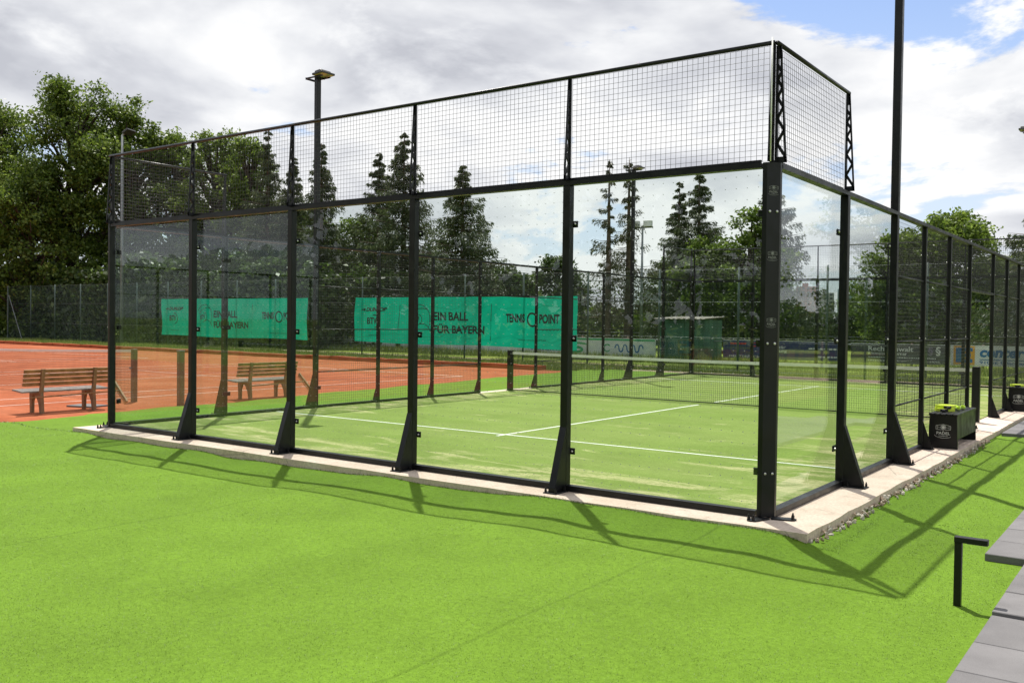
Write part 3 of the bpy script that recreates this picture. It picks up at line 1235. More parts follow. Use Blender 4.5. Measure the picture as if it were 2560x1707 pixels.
# ------------------------------------------------------------------ padel net
net = tag(empty('padel_net', (5, 10, 0.012)), 'black padel net with white top band across the green court', 'net')
for sx in (-1, 1):
    b = MB()
    b.cbox(sx * 4.98 - 0.06, sx * 4.98 + 0.06, -0.05, 0.05, 0.0, 0.95, 0.006)
    p = b.obj('net_post', 'steel_black', net)
    b = MB()
    b.cbox(sx * 4.98 - 0.075, sx * 4.98 + 0.075, -0.075, -0.052, 0.0, 0.012, 0.002)
    b.obj('base_plate', 'steel_black', p)


def netting(L, h_end, h_mid, cell, r, material, name, parent, z0=0.02):
    b = MB()
    n = int(L / cell)
    top = lambda x: h_mid + (h_end - h_mid) * (2 * abs(x) / L) ** 1.3
    for i in range(n + 1):
        x = -L / 2 + L * i / n
        b.tube((x, 0, z0), (x, 0, top(x)), r, None, 4, False)
    nz = int(h_mid / cell)
    seg = 24
    for k in range(nz + 1):
        for j in range(seg):
            xa, xb = -L / 2 + L * j / seg, -L / 2 + L * (j + 1) / seg
            f = k / nz
            b.tube((xa, 0.002, z0 + (top(xa) - z0) * f), (xb, 0.002, z0 + (top(xb) - z0) * f), r, None, 4, False)
    o = b.obj(name, material, parent)
    o['kind'] = 'stuff'
    return top


top = netting(9.82, 0.90, 0.87, 0.042, 0.0024, 'net_cord', 'netting', net)
b = MB()
seg = 24
for j in range(seg):
    xa, xb = -4.91 + 9.82 * j / seg, -4.91 + 9.82 * (j + 1) / seg
    za, zb = top(xa), top(xb)
    vs = [(xa, -0.012, za - 0.045), (xa, -0.012, za + 0.012), (xa, 0.012, za + 0.012), (xa, 0.012, za - 0.045), (xb, -0.012, zb - 0.045), (xb, -0.012, zb + 0.012), (xb, 0.012, zb + 0.012), (xb, 0.012, zb - 0.045)]
    b.poly(vs, [(0, 4, 5, 1), (1, 5, 6, 2), (2, 6, 7, 3), (3, 7, 4, 0)])
b.obj('top_band', 'white_tape', net)
b = MB()
b.tube((-4.9, 0, 0.022), (4.9, 0, 0.022), 0.012, None, 6)
b.obj('bottom_cord', 'net_cord', net)


# ------------------------------------------------------------------ court floodlights
def mast(x, y, inward, label):
    m_ = tag(empty('floodlight_mast', (x, y, 3.0)), label, 'floodlight', 'floodlight masts on the padel court')
    b = MB()
    b.cbox(-0.045, 0.045, -0.045, 0.045, 0.0, 3.05, 0.006)
    b.obj('pole', 'steel_black', m_)
    # head: flat bracket frame across the pole with a slightly tilted flood panel
    b = MB()
    b.box(-0.20, 0.22, -0.105, -0.085, 3.02, 3.045)
    b.box(-0.20, 0.22, 0.085, 0.105, 3.02, 3.045)
    b.box(-0.215, -0.20, -0.105, 0.105, 3.012, 3.05)
    b.box(0.05, 0.07, -0.105, 0.105, 3.015, 3.04)
    rz = 0 if inward > 0 else math.pi
    h = b.obj('lamp_bracket', 'steel_black', m_, rot=(0, 0, rz))
    b = MB()
    b.cbox(-0.13, 0.13, -0.165, 0.165, 0.0, 0.034, 0.008)
    b.cbox(-0.10, 0.07, -0.13, 0.13, 0.0342, 0.08, 0.014)
    lh = b.obj('lamp_head', 'lamp_dark', m_, loc=(inward * 0.15, 0, 3.062), rot=(0, R(-5 * inward), 0))
    b = MB()
    b.box(-0.11, 0.11, -0.15, 0.15, -0.005, -0.0005)
    b.obj('lens', 'lens', lh)
    return m_


mast(10.04, 4, -1, 'black floodlight mast rising above the side glass, cut off by the photo top')
mast(-0.04, 4, 1, 'black floodlight mast with lamp head seen behind the near glass wall mesh')
mast(-0.04, 16, 1, 'black floodlight mast far left of the court, before sparse spruces')
mast(10.04, 16, -1, 'far floodlight mast whose lamp head just enters at the right photo edge')


# ------------------------------------------------------------------ padel benches, rackets, balls
def padel_bench(x, y, label):
    r_ = tag(empty('court_bench', (x, y, 0)), label, 'bench', 'black slatted benches beside the cage')
    L, D, H = 1.36, 0.36, 0.47
    for s in (0, 1):
        yb = 0.0 if s == 0 else L - 0.03
        b = MB()
        pts = [(0.0, 0.0), (D, 0.0), (D, 0.30), (D - 0.01, H - 0.03), (0.03, H - 0.03), (0.0, 0.30)]
        pts = [(-0.01, 0.001), (D, 0.001), (D - 0.014, H - 0.03), (0.005, H - 0.03)]
        n = len(pts)
        vs = [(px, yb, pz) for px, pz in pts] + [(px, yb + 0.03, pz) for px, pz in pts]
        fs = [tuple(range(n)), tuple(range(2 * n - 1, n - 1, -1))] + [(i, i + n, (i + 1) % n + n, (i + 1) % n) for i in range(n)]
        b.poly(vs, fs)
        e = b.obj('end_panel', 'steel_black', r_)
        if s == 0:
            emblem('emblem', 0.19, 'emblem_white', e, (D / 2, -0.002, 0.20), (0, 0, 0))
    b = MB()
    b.box(0.02, 0.045, 0.031, L - 0.031, 0.10, H - 0.035)
    b.obj('back_board', 'steel_black', r_)
    b = MB()
    b.poly([(D - 0.025, 0.031, 0.13), (D - 0.007, 0.031, 0.13), (D - 0.018, 0.031, H - 0.031), (D - 0.036, 0.031, H - 0.031), (D - 0.025, L - 0.031, 0.13), (D - 0.007, L - 0.031, 0.13), (D - 0.018, L - 0.031, H - 0.031), (D - 0.036, L - 0.031, H - 0.031)], [(0, 1, 2, 3), (7, 6, 5, 4), (0, 4, 5, 1), (1, 5, 6, 2), (2, 6, 7, 3), (3, 7, 4, 0)])
    b.obj('front_apron', 'steel_black', r_)
    for i in range(5):
        b = MB()
        x0 = -0.005 + i * 0.074
        b.cbox(x0, x0 + 0.062, -0.012, L + 0.012, H - 0.0295, H, 0.004)
        b.obj('slat', 'steel_black', r_)
    return r_


padel_bench(10.085, 5.86, 'near black bench with white emblem and yellow rackets lying on top')
padel_bench(10.085, 12.9, 'far black bench with white emblem, past the court entrance')


def racket(x, y, z, rz, tilt, label):
    r_ = tag(empty('padel_racket', (x, y, z), rz), label, 'racket', 'rackets on the near bench')
    b = MB()
    out = []
    for i in range(28):
        a = 2 * math.pi * i / 28
        out.append((0.13 * math.cos(a) * (1.0 + 0.06 * math.sin(a)), 0.15 * math.sin(a)))
    b.prism(out, 0.0, 0.038)
    b.obj('head', 'racket_yellow', r_, loc=(0, 0.17, 0))
    b = MB()
    b.prism([(-0.05, 0.0), (-0.035, 0.03), (0.035, 0.03), (0.05, 0.0), (0.017, -0.02), (0.017, -0.13), (-0.017, -0.13), (-0.017, -0.02)][::-1], 0.004, 0.034)
    b.obj('handle', 'rubber', r_)
    return r_


racket(10.21, 6.17, 0.4705, R(8), 0, 'yellow padel racket lying lowest on the near bench')
racket(10.24, 6.24, 0.5095, R(20), 0, 'yellow padel racket stacked on top of another on the bench')
racket(10.22, 13.1, 0.4705, R(10), 0, 'yellow padel racket lying on the far black bench')


def ball(x, y, z, label, r=0.034):
    b = MB()
    n1_, n2_ = 14, 9
    vs = []
    for i in range(n2_ + 1):
        th = math.pi * i / n2_
        for j in range(n1_):
            ph = 2 * math.pi * j / n1_
            vs.append((r * math.sin(th) * math.cos(ph), r * math.sin(th) * math.sin(ph), r * math.cos(th)))
    fs = [(i * n1_ + j, i * n1_ + (j + 1) % n1_, (i + 1) * n1_ + (j + 1) % n1_, (i + 1) * n1_ + j) for i in range(n2_) for j in range(n1_)]
    b.poly(vs, fs)
    o = tag(b.obj('padel_ball', 'ball_yellow', None, True, (x, y, z)), label, 'ball', 'balls on the near bench')
    bb = MB()
    pts = []
    for i in range(33):
        a = 2 * math.pi * i / 32
        p = Vector((math.cos(a) + 0.0, math.sin(a), 0.55 * math.cos(2 * a))).normalized() * (r + 0.0004)
        pts.append(p)
    bb.path(pts, [0.0016] * 33, 4)
    bb.obj('seam', 'white_paint', o)


ball(10.33, 6.50, 0.5045, 'yellow-green padel ball beside the stacked rackets')
ball(10.27, 6.62, 0.5045, 'yellow-green padel ball behind the stacked rackets on the bench')
ball(10.35, 6.72, 0.5045, 'yellow-green padel ball farthest along the near bench')


# ------------------------------------------------------------------ bollard lights
def bollard(x, y, label):
    z0 = float(turf_h(x, y)) - 0.01
    r_ = tag(empty('bollard_light', (x, y, z0)), label, 'path light', 'black path lights at the paving')
    b = MB()
    b.cbox(-0.021, 0.021, -0.021, 0.021, 0.0, 0.405, 0.003)
    b.obj('post', 'steel_black', r_)
    b = MB()
    b.cbox(-0.023, 0.165, -0.026, 0.026, 0.4055, 0.440, 0.003)
    h = b.obj('head', 'steel_black', r_)
    b = MB()
    b.box(0.05, 0.155, -0.02, 0.02, 0.402, 0.4053)
    b.obj('lens', 'board_white', h)


bollard(11.76, -1.40, 'black L-shaped path light in the turf beside the grey paving')
bollard(11.545, 3.85, 'black path light farther along, cut by the right photo edge')


# ------------------------------------------------------------------ wooden benches on the clay
def wooden_bench(yc, x, z, label, rz=0.0):
    r_ = tag(empty('wooden_bench', (x, yc, z), rz), label, 'bench', 'wooden slatted benches by the clay court')
    L = 1.62
    for i, (xs, w_) in enumerate(((-0.36, .06), (-0.285, .06), (-0.21, .06), (-0.135, .06), (-0.06, .055))):
        b = MB()
        zt = 0.43 - 0.006 * i
        b.cbox(xs, xs + w_, -L / 2, L / 2, zt - 0.03, zt, 0.005)
        b.obj('slat', 'wood_grey', r_)
    for i in range(4):
        zb = 0.50 + i * 0.078
        xo = 0.012 + (zb - 0.43) * 0.22
        b = MB()
        vs = [(xo - 0.028, -L / 2, zb), (xo, -L / 2, zb - 0.004), (xo + 0.012, -L / 2, zb + 0.056), (xo - 0.016, -L / 2, zb + 0.06)]
        vs += [(a, L / 2, c_) for a, _, c_ in vs]
        b.poly(vs, [(0, 1, 2, 3), (7, 6, 5, 4), (0, 4, 5, 1), (1, 5, 6, 2), (2, 6, 7, 3), (3, 7, 4, 0)])
        b.obj('slat', 'wood_slat', r_)
    for yo_ in (-0.49, 0.49):
        # cast side frame: arched legs, seat bearer, leaning back upright
        prof_ = [(-0.31, 0.0), (-0.25, 0.0), (-0.245, 0.20), (-0.19, 0.33), (-0.08, 0.30), (0.0, 0.17), (0.035, 0.0), (0.105, 0.0), (0.075, 0.36), (0.14, 0.80), (0.085, 0.80), (0.02, 0.40), (-0.31, 0.395), (-0.325, 0.33)]
        n = len(prof_)
        vs = [(px, yo_ - 0.028, pz) for px, pz in prof_] + [(px, yo_ + 0.028, pz) for px, pz in prof_]
        fs = [tuple(range(n)), tuple(range(2 * n - 1, n - 1, -1))] + [(i, i + n, (i + 1) % n + n, (i + 1) % n) for i in range(n)]
        b = MB()
        b.poly(vs, fs)
        b.obj('leg_frame', 'bench_frame', r_)
    return r_


CZ = -0.114
wooden_bench(1.30, -3.72, CZ, 'brown slatted bench at the left, in front of the tennis net')
wooden_bench(5.66, -3.45, CZ, 'brown slatted bench seen through the glass wall')


def rake(x, y, z, L, label):
    r_ = tag(empty('court_rake', (x, y, z)), label, 'rake', 'wooden rakes on the bench frames')
    b = MB()
    b.tube((0, -L / 2, 0), (0, L / 2, 0.04), 0.013, None, 7)
    b.obj('handle', 'wood_slat', r_)
    b = MB()
    b.box(-0.28, 0.28, L / 2, L / 2 + 0.035, 0.0, 0.05)
    for i in range(14):
        xx_ = -0.26 + i * 0.04
        b.box(xx_ - 0.006, xx_ + 0.006, L / 2 + 0.008, L / 2 + 0.022, -0.06, -0.0005)
    b.obj('rake_head', 'wood_slat', r_, rot=(0, R(40), 0))


rake(-3.57, 1.40, CZ + 0.30, 1.7, 'wooden court rake resting behind the left bench')
rake(-3.30, 5.86, CZ + 0.30, 1.5, 'wooden court rake resting behind the bench seen through glass')

b = MB()
b.cbox(-0.30, 0.30, -0.22, 0.22, 0.0, 0.03, 0.004)
tag(b.obj('drain_cover', 'paver', None, loc=(-4.35, 2.05, CZ), rot=(0, 0, 0.3)), 'flat grey cover plate on the clay behind the left bench', 'cover')

# tennis net and posts
tnet = tag(empty('tennis_net', (-11.04, TN, -0.115)), 'long tennis net with white band across the orange clay', 'net')
top = netting(12.7, 1.06, 0.92, 0.05, 0.0022, 'net_cord_tennis', 'netting', tnet, 0.03)
b = MB()
for j in range(24):
    xa, xb = -6.35 + 12.7 * j / 24, -6.35 + 12.7 * (j + 1) / 24
    za, zb = top(xa), top(xb)
    vs = [(xa, -0.01, za - 0.035), (xa, -0.01, za + 0.015), (xa, 0.01, za + 0.015), (xa, 0.01, za - 0.035), (xb, -0.01, zb - 0.035), (xb, -0.01, zb + 0.015), (xb, 0.01, zb + 0.015), (xb, 0.01, zb - 0.035)]
    b.poly(vs, [(0, 4, 5, 1), (1, 5, 6, 2), (2, 6, 7, 3), (3, 7, 4, 0)])
b.obj('top_band', 'white_tape', tnet)
for sx in (-1, 1):
    b = MB()
    b.cbox(sx * 6.4 - 0.05, sx * 6.4 + 0.05, -0.05, 0.05, 0.0, 1.09, 0.008)
    p = b.obj('net_post', 'old_post', tnet)
    b = MB()
    b.tube((sx * 6.4, -0.052, 0.7), (sx * 6.4, -0.10, 0.7), 0.02, None, 8)
    b.obj('winder', 'galv', p)
b = MB()
b.cbox(-0.055, 0.055, -0.055, 0.055, 0.0, 1.08, 0.008)
lp = tag(b.obj('marker_post', 'old_post', None, loc=(-3.24, 3.36, CZ)), 'short brown post standing alone beside the turf edge', 'post')
b = MB()
b.box(-0.06, 0.06, -0.06, 0.06, 1.0805, 1.10)
b.obj('cap', 'galv', lp)

# ------------------------------------------------------------------ boundary fence with banners
FY = 24.2
GZ = -0.16
fence = tag(empty('chain_link_fence', (0, FY, GZ)), 'tall green chain-link fence closing off the clay courts', 'fence')
fx = [-54.05 + 3.17 * i for i in range(26)]
b = MB()
b.tube((0, 0, 0), (0, 0, 3.86), 0.038, None, 8)
fpm = b.mesh('post', 'green_post', True)
for x in fx:
    link('post', fpm, fence, (x, 0, 0))
for z in (0.12, 1.3, 2.6, 3.8):
    b = MB()
    b.tube((fx[0], -0.042, z), (fx[-1], -0.042, z), 0.004, None, 5)
    b.obj('tension_wire', 'galv', fence)
b = MB()
H = 3.72
stp = 0.085
xx = fx[0]
while xx < fx[-1]:
    for sgn in (1, -1):
        xa, xb = xx, xx + sgn * H
        za, zb = 0.06, 0.06 + H
        if sgn > 0 and xb > fx[-1]:
            zb -= (xb - fx[-1])
            xb = fx[-1]
        if sgn < 0 and xb < fx[0]:
            zb -= (fx[0] - xb)
            xb = fx[0]
        b.tube((xa, -0.048 + 0.004 * sgn, za), (xb, -0.048 + 0.004 * sgn, zb), 0.0017, None, 3, False)
    xx += stp
tag(b.obj('wire_mesh', 'green_post', fence), kind='stuff')
b = MB()
b.tube((-53.95, 0.0, 3.2), (-51.9, -0.05, 0.0), 0.026, None, 7)
b.obj('brace', 'galv', fence)
b = MB()
b.tube((-54.05, -0.05, 0.0), (-54.05, -0.05, 3.86), 0.012, None, 7)
b.obj('tension_bar', 'galv', fence)


def teal_banner(x0, x1, z0, z1, label, seed):
    W, Hh = x1 - x0, z1 - z0
    fy = lambda X, Z: -0.03 + 0.03 * math.sin(X * 1.7 + seed) * math.sin(Z * 1.9 + 0.4) + 0.018 * math.sin(X * 4.1 + Z * 2.6 + seed) + 0.012 * math.sin(X * 7.3 - Z * 4.1)
    root = tag(empty('fence_banner', ((x0 + x1) / 2, FY - 0.09, z0)), label, 'banner', 'teal banners on the boundary fence')
    b = MB()
    nx, nz = 96, 14
    vs, fs = [], []
    for j in range(nz + 1):
        for i in range(nx + 1):
            X = -W / 2 + W * i / nx
            v_ = j / nz
            sag = 0.05 * abs(math.sin((i / nx) * math.pi * 7)) * (0.5 if 0 < i < nx else 0)
            Z = Hh * v_
            if j == nz:
                Z -= sag * 0.5
            if j == 0:
                Z += 0.03 * math.sin(i / nx * 9 + seed) - 0.07 * (i / nx) * (1 if seed > 1 else 0.4)
            vs.append((X, fy(X, Z) + 0.0, Z))
    for j in range(nz):
        for i in range(nx):
            a = j * (nx + 1) + i
            fs.append((a, a + 1, a + nx + 2, a + nx + 1))
    b.poly(vs, fs)
    b.obj('cloth', 'banner_teal', root, True)
    off = lambda X, Z: fy(X, Z) - 0.016
    h = -W / 2

    def T(name, fn):
        q = MB()
        fn(q)
        q.obj(name, 'print_dark', root)
    u = W / 12.5
    T('lettering', lambda q: (text_to(q, 'DUNLOP', h + 0.75 * u, 1.44, 1.35 * u, 0.20, bold=0.045, shear=0.35, fy=off), bar_to(q, h + .42 * u, 1.53, h + .68 * u, 1.53, 0.05, fy=off), bar_to(q, h + .58 * u, 1.60, h + .70 * u, 1.53, 0.04, fy=off), bar_to(q, h + .58 * u, 1.46, h + .70 * u, 1.53, 0.04, fy=off)))
    T('club_logo', lambda q: (text_to(q, 'BTV', h + 0.82 * u, 0.84, 0.66 * u, 0.32, bold=0.03, fy=off), arc_to(q, h + 1.30 * u, 0.98, 0.30, 0.30, -1.5, 1.9, 0.045, fy=off)))
    T('web_line', lambda q: text_to(q, 'www.btv.de', h + 0.95 * u, 0.28, 0.75 * u, 0.075, bold=0.0, fy=off))
    T('divider', lambda q: bar_to(q, h + 2.78 * u, 0.55, h + 2.95 * u, 1.75, 0.03, fy=off))
    def ballart(q):
        arc_to(q, h + 4.1 * u, 1.05, 0.68, 0.72, -0.5, 2.6, 0.03, n=26, fy=off)
        arc_to(q, h + 4.3 * u, 0.55, 0.95, 1.05, 1.2, 2.4, 0.025, n=18, fy=off)
        arc_to(q, h + 4.3 * u, 0.35, 0.55, 0.55, 0.4, 2.3, 0.03, n=18, fy=off)
        text_to(q, 'BTV', h + 3.72 * u, 0.92, 0.44 * u, 0.25, bold=0.03, ang=0.16, fy=off)
        arc_to(q, h + 4.08 * u, 1.10, 0.21, 0.21, -1.4, 2.2, 0.03, fy=off)
    T('ball_drawing', ballart)
    T('slogan', lambda q: (text_to(q, 'EIN BALL', h + 4.95 * u, 1.05, 1.98 * u, 0.39, bold=0.032, fy=off), text_to(q, 'F\u00dcR BAYERN', h + 4.95 * u, 0.48, 2.92 * u, 0.44, bold=0.032, fy=off)))
    T('divider', lambda q: bar_to(q, h + 8.18 * u, 0.20, h + 8.18 * u, 1.80, 0.028, fy=off))
    T('lettering', lambda q: (text_to(q, 'TENNIS', h + 8.98 * u, 1.00, 0.96 * u, 0.38, bold=0.04, shear=-0.06, fy=off), arc_to(q, h + 10.32 * u, 1.13, 0.24, 0.27, 0, 2 * math.pi, 0.075, n=24, fy=off), text_to(q, 'POINT', h + 10.68 * u, 0.97, 0.98 * u, 0.40, bold=0.04, shear=-0.06, fy=off)))
    def script(q):
        for k in range(16):
            xa = h + 10.75 * u + k * 0.06
            bar_to(q, xa, 0.72 + 0.05 * math.sin(k * 2.1), xa + 0.065, 0.72 + 0.05 * math.sin((k + 1) * 2.1), 0.014, fy=off)
    T('handwriting', script)
    T('web_line', lambda q: text_to(q, 'www.tennis-point.de', h + 9.62 * u, 0.22, 1.42 * u, 0.105, bold=0.0, fy=off))


teal_banner(-35.46, -22.93, 0.60, 2.70, 'teal banner with dark lettering on the fence, left of the two', 0.6)
teal_banner(-19.55, -6.92, 0.59, 2.70, 'teal banner with dark lettering on the fence, nearer the padel net', 2.3)

# ------------------------------------------------------------------ pitch railing with advertising boards
RY = 32.0
rail_o = tag(empty('pitch_railing', (0, RY, GZ)), 'low metal railing along the pitch carrying the advertising boards', 'railing')
b = MB()
b.tube((0, 0, 0), (0, 0, 1.12), 0.05, None, 8)
rpm = b.mesh('post', 'old_post', True)
for i in range(30):
    x = -48 + 2.6 * i
    link('post', rpm, rail_o, (x, 0.10, 0))
b = MB()
b.tube((-48, 0.10, 1.02), (28, 0.10, 1.02), 0.025, None, 8)
b.obj('top_rail', 'galv', rail_o, True)


def board(x0, x1, z0, z1, material, label, y=RY, prints=()):
    r_ = tag(empty('advertising_board', ((x0 + x1) / 2, y, z0)), label, 'board', 'advertising boards around the pitch')
    W = x1 - x0
    b = MB()
    b.box(-W / 2, W / 2, 0, 0.02, 0, z1 - z0)
    b.obj('panel', material, r_)
    b = MB()
    b.box(-W / 2, W / 2, -0.004, 0.024, z1 - z0 + 0.0005, z1 - z0 + 0.03)
    b.obj('edge_strip', 'board_white', r_)
    for name, m_, fn in prints:
        q = MB()
        fn(q, -W / 2)
        q.obj(name, m_, r_)
    return r_


PY = -0.006


def small_print(q, x, z, width, h, y):
    # print too small to read in the photo: a row of short strokes
    u_ = x
    while u_ < x + width:
        L = h * random.uniform(0.5, 2.2)
        bar_to(q, u_, z + h / 2, min(u_ + L, x + width), z + h / 2, h * random.uniform(0.55, 0.8), y)
        u_ += L + h * 0.4


board(-29.8, -24.3, -0.13, 0.84, 'board_white', 'white board with black lettering and red foot stripe, left under the banners', prints=(
    ('lettering', 'print_dark', lambda q, h: (text_to(q, 'Baier Rohrreinigung', h + 0.15, 0.50, 4.6, 0.34, PY, 0.02), text_to(q, 'Rohr - Kanal', h + 0.9, 0.24, 1.9, 0.15, PY, 0.01), small_print(q, h + 2.95, 0.26, 1.3, 0.12, PY))),
    ('foot_stripe', 'print_red', lambda q, h: bar_to(q, h + 0.02, 0.09, h + 5.4, 0.09, 0.12, PY))))
board(-23.9, -7.45, -0.06, 0.86, 'board_white', 'long white board with green edge and blue wave logo beside the shed', prints=(
    ('edge_band', 'print_green', lambda q, h: bar_to(q, h + 0.02, 0.87, h + 16.4, 0.87, 0.09, PY)),
    ('wave_logo', 'print_blue', lambda q, h: [arc_to(q, h + 14.35 + 0.22 * k, 0.46 + (0.0 if k % 2 else 0.0), 0.11, 0.17, (math.pi if k % 2 else 0), (2 * math.pi if k % 2 else math.pi), 0.07, PY, 10) for k in range(7)]),
    ('green_mark', 'print_green', lambda q, h: (arc_to(q, h + 13.8, 0.46, 0.18, 0.17, 0.6, 5.6, 0.06, PY, 16), arc_to(q, h + 11.8, 0.34, 0.55, 0.14, 0, 2 * math.pi, 0.16, PY, 20), arc_to(q, h + 12.0, 0.55, 0.7, 0.12, 0.3, 2.6, 0.10, PY, 16), bar_to(q, h + 9.1, 0.75, h + 10.6, 0.72, 0.14, PY))),
    ('lettering', 'print_steel', lambda q, h: (small_print(q, h + 9.2, 0.22, 2.0, 0.13, PY), small_print(q, h + 14.4, 0.12, 1.3, 0.08, PY)))))
board(-4.05, 1.45, 0.12, 0.92, 'print_navy', 'navy board with grey and white lettering right of the shed', prints=(
    ('lettering', 'print_grey', lambda q, h: (text_to(q, 'Pohler', h + 0.35, 0.40, 1.15, 0.20, PY - 0.001, 0.03), text_to(q, 'Wolter', h + 0.35, 0.19, 1.2, 0.20, PY - 0.001, 0.03))),
    ('red_marks', 'print_red', lambda q, h: (bar_to(q, h + .35, .66, h + 1.1, .66, .06, PY), bar_to(q, h + 1.35, .70, h + 1.9, .69, .03, PY), bar_to(q, h + 1.35, .56, h + 2.0, .55, .05, PY))),
    ('lettering', 'print_white', lambda q, h: (text_to(q, 'MEISTERFACHBETRIEB', h + 0.30, 0.04, 2.3, 0.11, PY, 0.01), text_to(q, 'Sanit\u00e4r', h + 2.15, 0.48, 0.75, 0.14, PY, 0.01), text_to(q, 'Heizung', h + 2.15, 0.29, 0.8, 0.16, PY, 0.01), small_print(q, h + 4.3, 0.12, 0.8, 0.10, PY), small_print(q, h + 3.9, 0.46, 1.3, 0.10, PY)))))
board(1.62, 5.28, 0.12, 0.90, 'print_grey', 'dark grey board with white lettering and pale paragraph signs', prints=(
    ('lettering', 'print_white', lambda q, h: (text_to(q, 'Rechtsanwalt', h + 0.70, 0.50, 1.75, 0.20, PY, 0.02), text_to(q, 'Rittmeister Werner', h + 0.70, 0.34, 1.5, 0.13, PY, 0.01), small_print(q, h + 0.70, 0.22, 2.6, 0.05, PY), small_print(q, h + 0.70, 0.08, 0.75, 0.06, PY), text_to(q, 'Alterlangen - T', h + 1.52, 0.08, 0.9, 0.08, PY, 0.0), text_to(q, '1 - 44095', h + 2.85, 0.08, 0.6, 0.07, PY, 0.0))),
    ('paragraph_sign', 'print_lilac', lambda q, h: (text_to(q, '\u00a7', h + 2.75, 0.36, 0.20, 0.34, PY, 0.02), text_to(q, '\u00a7', h + 3.0, 0.36, 0.20, 0.34, PY, 0.02))),
    ('paragraph_sign', 'print_white', lambda q, h: text_to(q, '\u00a7', h + 3.28, 0.36, 0.20, 0.36, PY, 0.02))))
board(5.44, 10.2, 0.14, 0.91, 'board_white', 'white board with orange framed blue letter and blue lettering', prints=(
    ('letter_frame', 'print_orange', lambda q, h: (bar_to(q, h + .12, .40, h + .88, .40, .74, PY),)),
    ('letter', 'print_blue', lambda q, h: (bar_to(q, h + .20, .41, h + .42, .41, .58, PY - .002), bar_to(q, h + .42, .63, h + .80, .63, .14, PY - .002), bar_to(q, h + .42, .41, h + .74, .41, .13, PY - .002), bar_to(q, h + .42, .19, h + .80, .19, .14, PY - .002))),
    ('lettering', 'print_blue', lambda q, h: (text_to(q, 'center', h + 1.05, 0.34, 1.55, 0.36, PY, 0.04, 0.15), bar_to(q, h + 1.05, .25, h + 2.6, .25, .03, PY), text_to(q, '91056 Erlangen', h + 1.05, 0.05, 1.6, 0.15, PY, 0.015)))))
FB = 60.0
board(-3.3, -0.42, 0.70, 1.30, 'print_steel', 'blue-grey board far across the field, left of the red one', FB)
board(-0.40, 1.95, 0.68, 1.28, 'print_red', 'red board with white lettering far across the field', FB, prints=(
    ('lettering', 'print_white', lambda q, h: small_print(q, h + 0.4, 0.18, 1.7, 0.18, PY)),))
board(-16.7, -15.2, 0.70, 1.22, 'print_steel', 'small pale board far across the field beside the shed', FB)
board(3.2, 7.4, 0.70, 1.20, 'print_steel', 'blue-grey board far across the field, right of the red one', FB)
fr = tag(empty('field_railing', (0, FB + 0.08, GZ)), 'far low railing across the sports field', 'railing')
b = MB()
b.tube((-40, 0, 1.0), (40, 0, 1.0), 0.025, None, 6)
b.obj('top_rail', 'galv', fr)
b = MB()
b.tube((0, 0, 0), (0, 0, 1.0), 0.035, None, 6)
frm = b.mesh('post', 'galv')
for i in range(21):
    link('post', frm, fr, (-40 + 4 * i, 0, 0))

# shed
shed = tag(empty('garden_shed', (-5.4, 31.0, GZ)), 'small green shed with flat rusty roof beside the pitch railing', 'shed')
for nm, (x0, x1, y0, y1) in (('wall', (-1.32, 0.85, 0, 0.02)), ('wall', (-1.32, 0.85, 2.0, 2.02)), ('wall', (-1.32, -1.30, 0.021, 1.999)), ('wall', (0.83, 0.85, 0.021, 1.999))):
    b = MB()
    if y1 - y0 < 0.1:
        n = 18
        for i in range(n):
            xa = x0 + (x1 - x0) * i / n
            xb = x0 + (x1 - x0) * (i + 1) / n
            d_ = 0.012 if i % 2 else 0.0
            b.box(xa, xb - 0.006, y0 - d_, y1, 0.0, 1.98 + 0.0)
    else:
        b.box(x0, x1, y0, y1, 0.0, 1.98)
    b.obj(nm, 'shed_green', shed)
b = MB()
vs = []
n = 40
for i in range(n + 1):
    x = -1.62 + 2.65 * i / n
    zc = 0.018 * math.sin(i * 1.6)
    vs += [(x, -0.25, 2.02 + zc), (x, 2.3, 2.14 + zc), (x, -0.25, 2.005 + zc), (x, 2.3, 2.125 + zc)]
fs = []
for i in range(n):
    a = 4 * i
    fs += [(a, a + 4, a + 5, a + 1), (a + 2, a + 3, a + 7, a + 6), (a, a + 2, a + 6, a + 4)]
b.poly(vs, fs)
b.obj('roof', 'shed_roof', shed)
b = MB()
b.box(-0.9, -0.1, -0.035, -0.014, 0.05, 1.8)
d_ = b.obj('door', 'shed_green', shed)
b = MB()
b.box(-0.2, -0.16, -0.06, -0.036, 0.9, 1.0)
b.obj('handle', 'galv', d_)


# ------------------------------------------------------------------ tall masts of the tennis courts
def tall_mast(x, y, h, label, twin):
    r_ = tag(empty('tall_light_mast', (x, y, GZ)), label, 'floodlight')
    b = MB()
    b.tube((0, 0, 0), (0, 0, h), 0.11, 0.06, 10)
    b.obj('pole', 'galv', r_, True)
    if twin:
        b = MB()
        b.box(-0.75, 0.75, -0.03, 0.03, h - 0.05, h + 0.03)
        br = b.obj('lamp_bracket', 'galv', r_)
        for sx in (-0.45, 0.45):
            b = MB()
            b.cbox(sx - 0.27, sx + 0.27, -0.28, 0.03, h + 0.032, h + 0.42, 0.03)
            b.obj('lamp_head', 'board_white', r_)
    else:
        b = MB()
        b.cbox(-0.25, 0.25, -0.45, 0.45, -0.06, 0.06, 0.03)
        b.obj('lamp_head', 'lamp_dark', r_, loc=(0.45, 0.2, h + 0.18), rot=(0, R(-32), 0.4))
        b = MB()
        b.tube((0, 0, h), (0.35, 0.15, h + 0.12), 0.04, None, 8)
        b.obj('lamp_bracket', 'galv', r_)


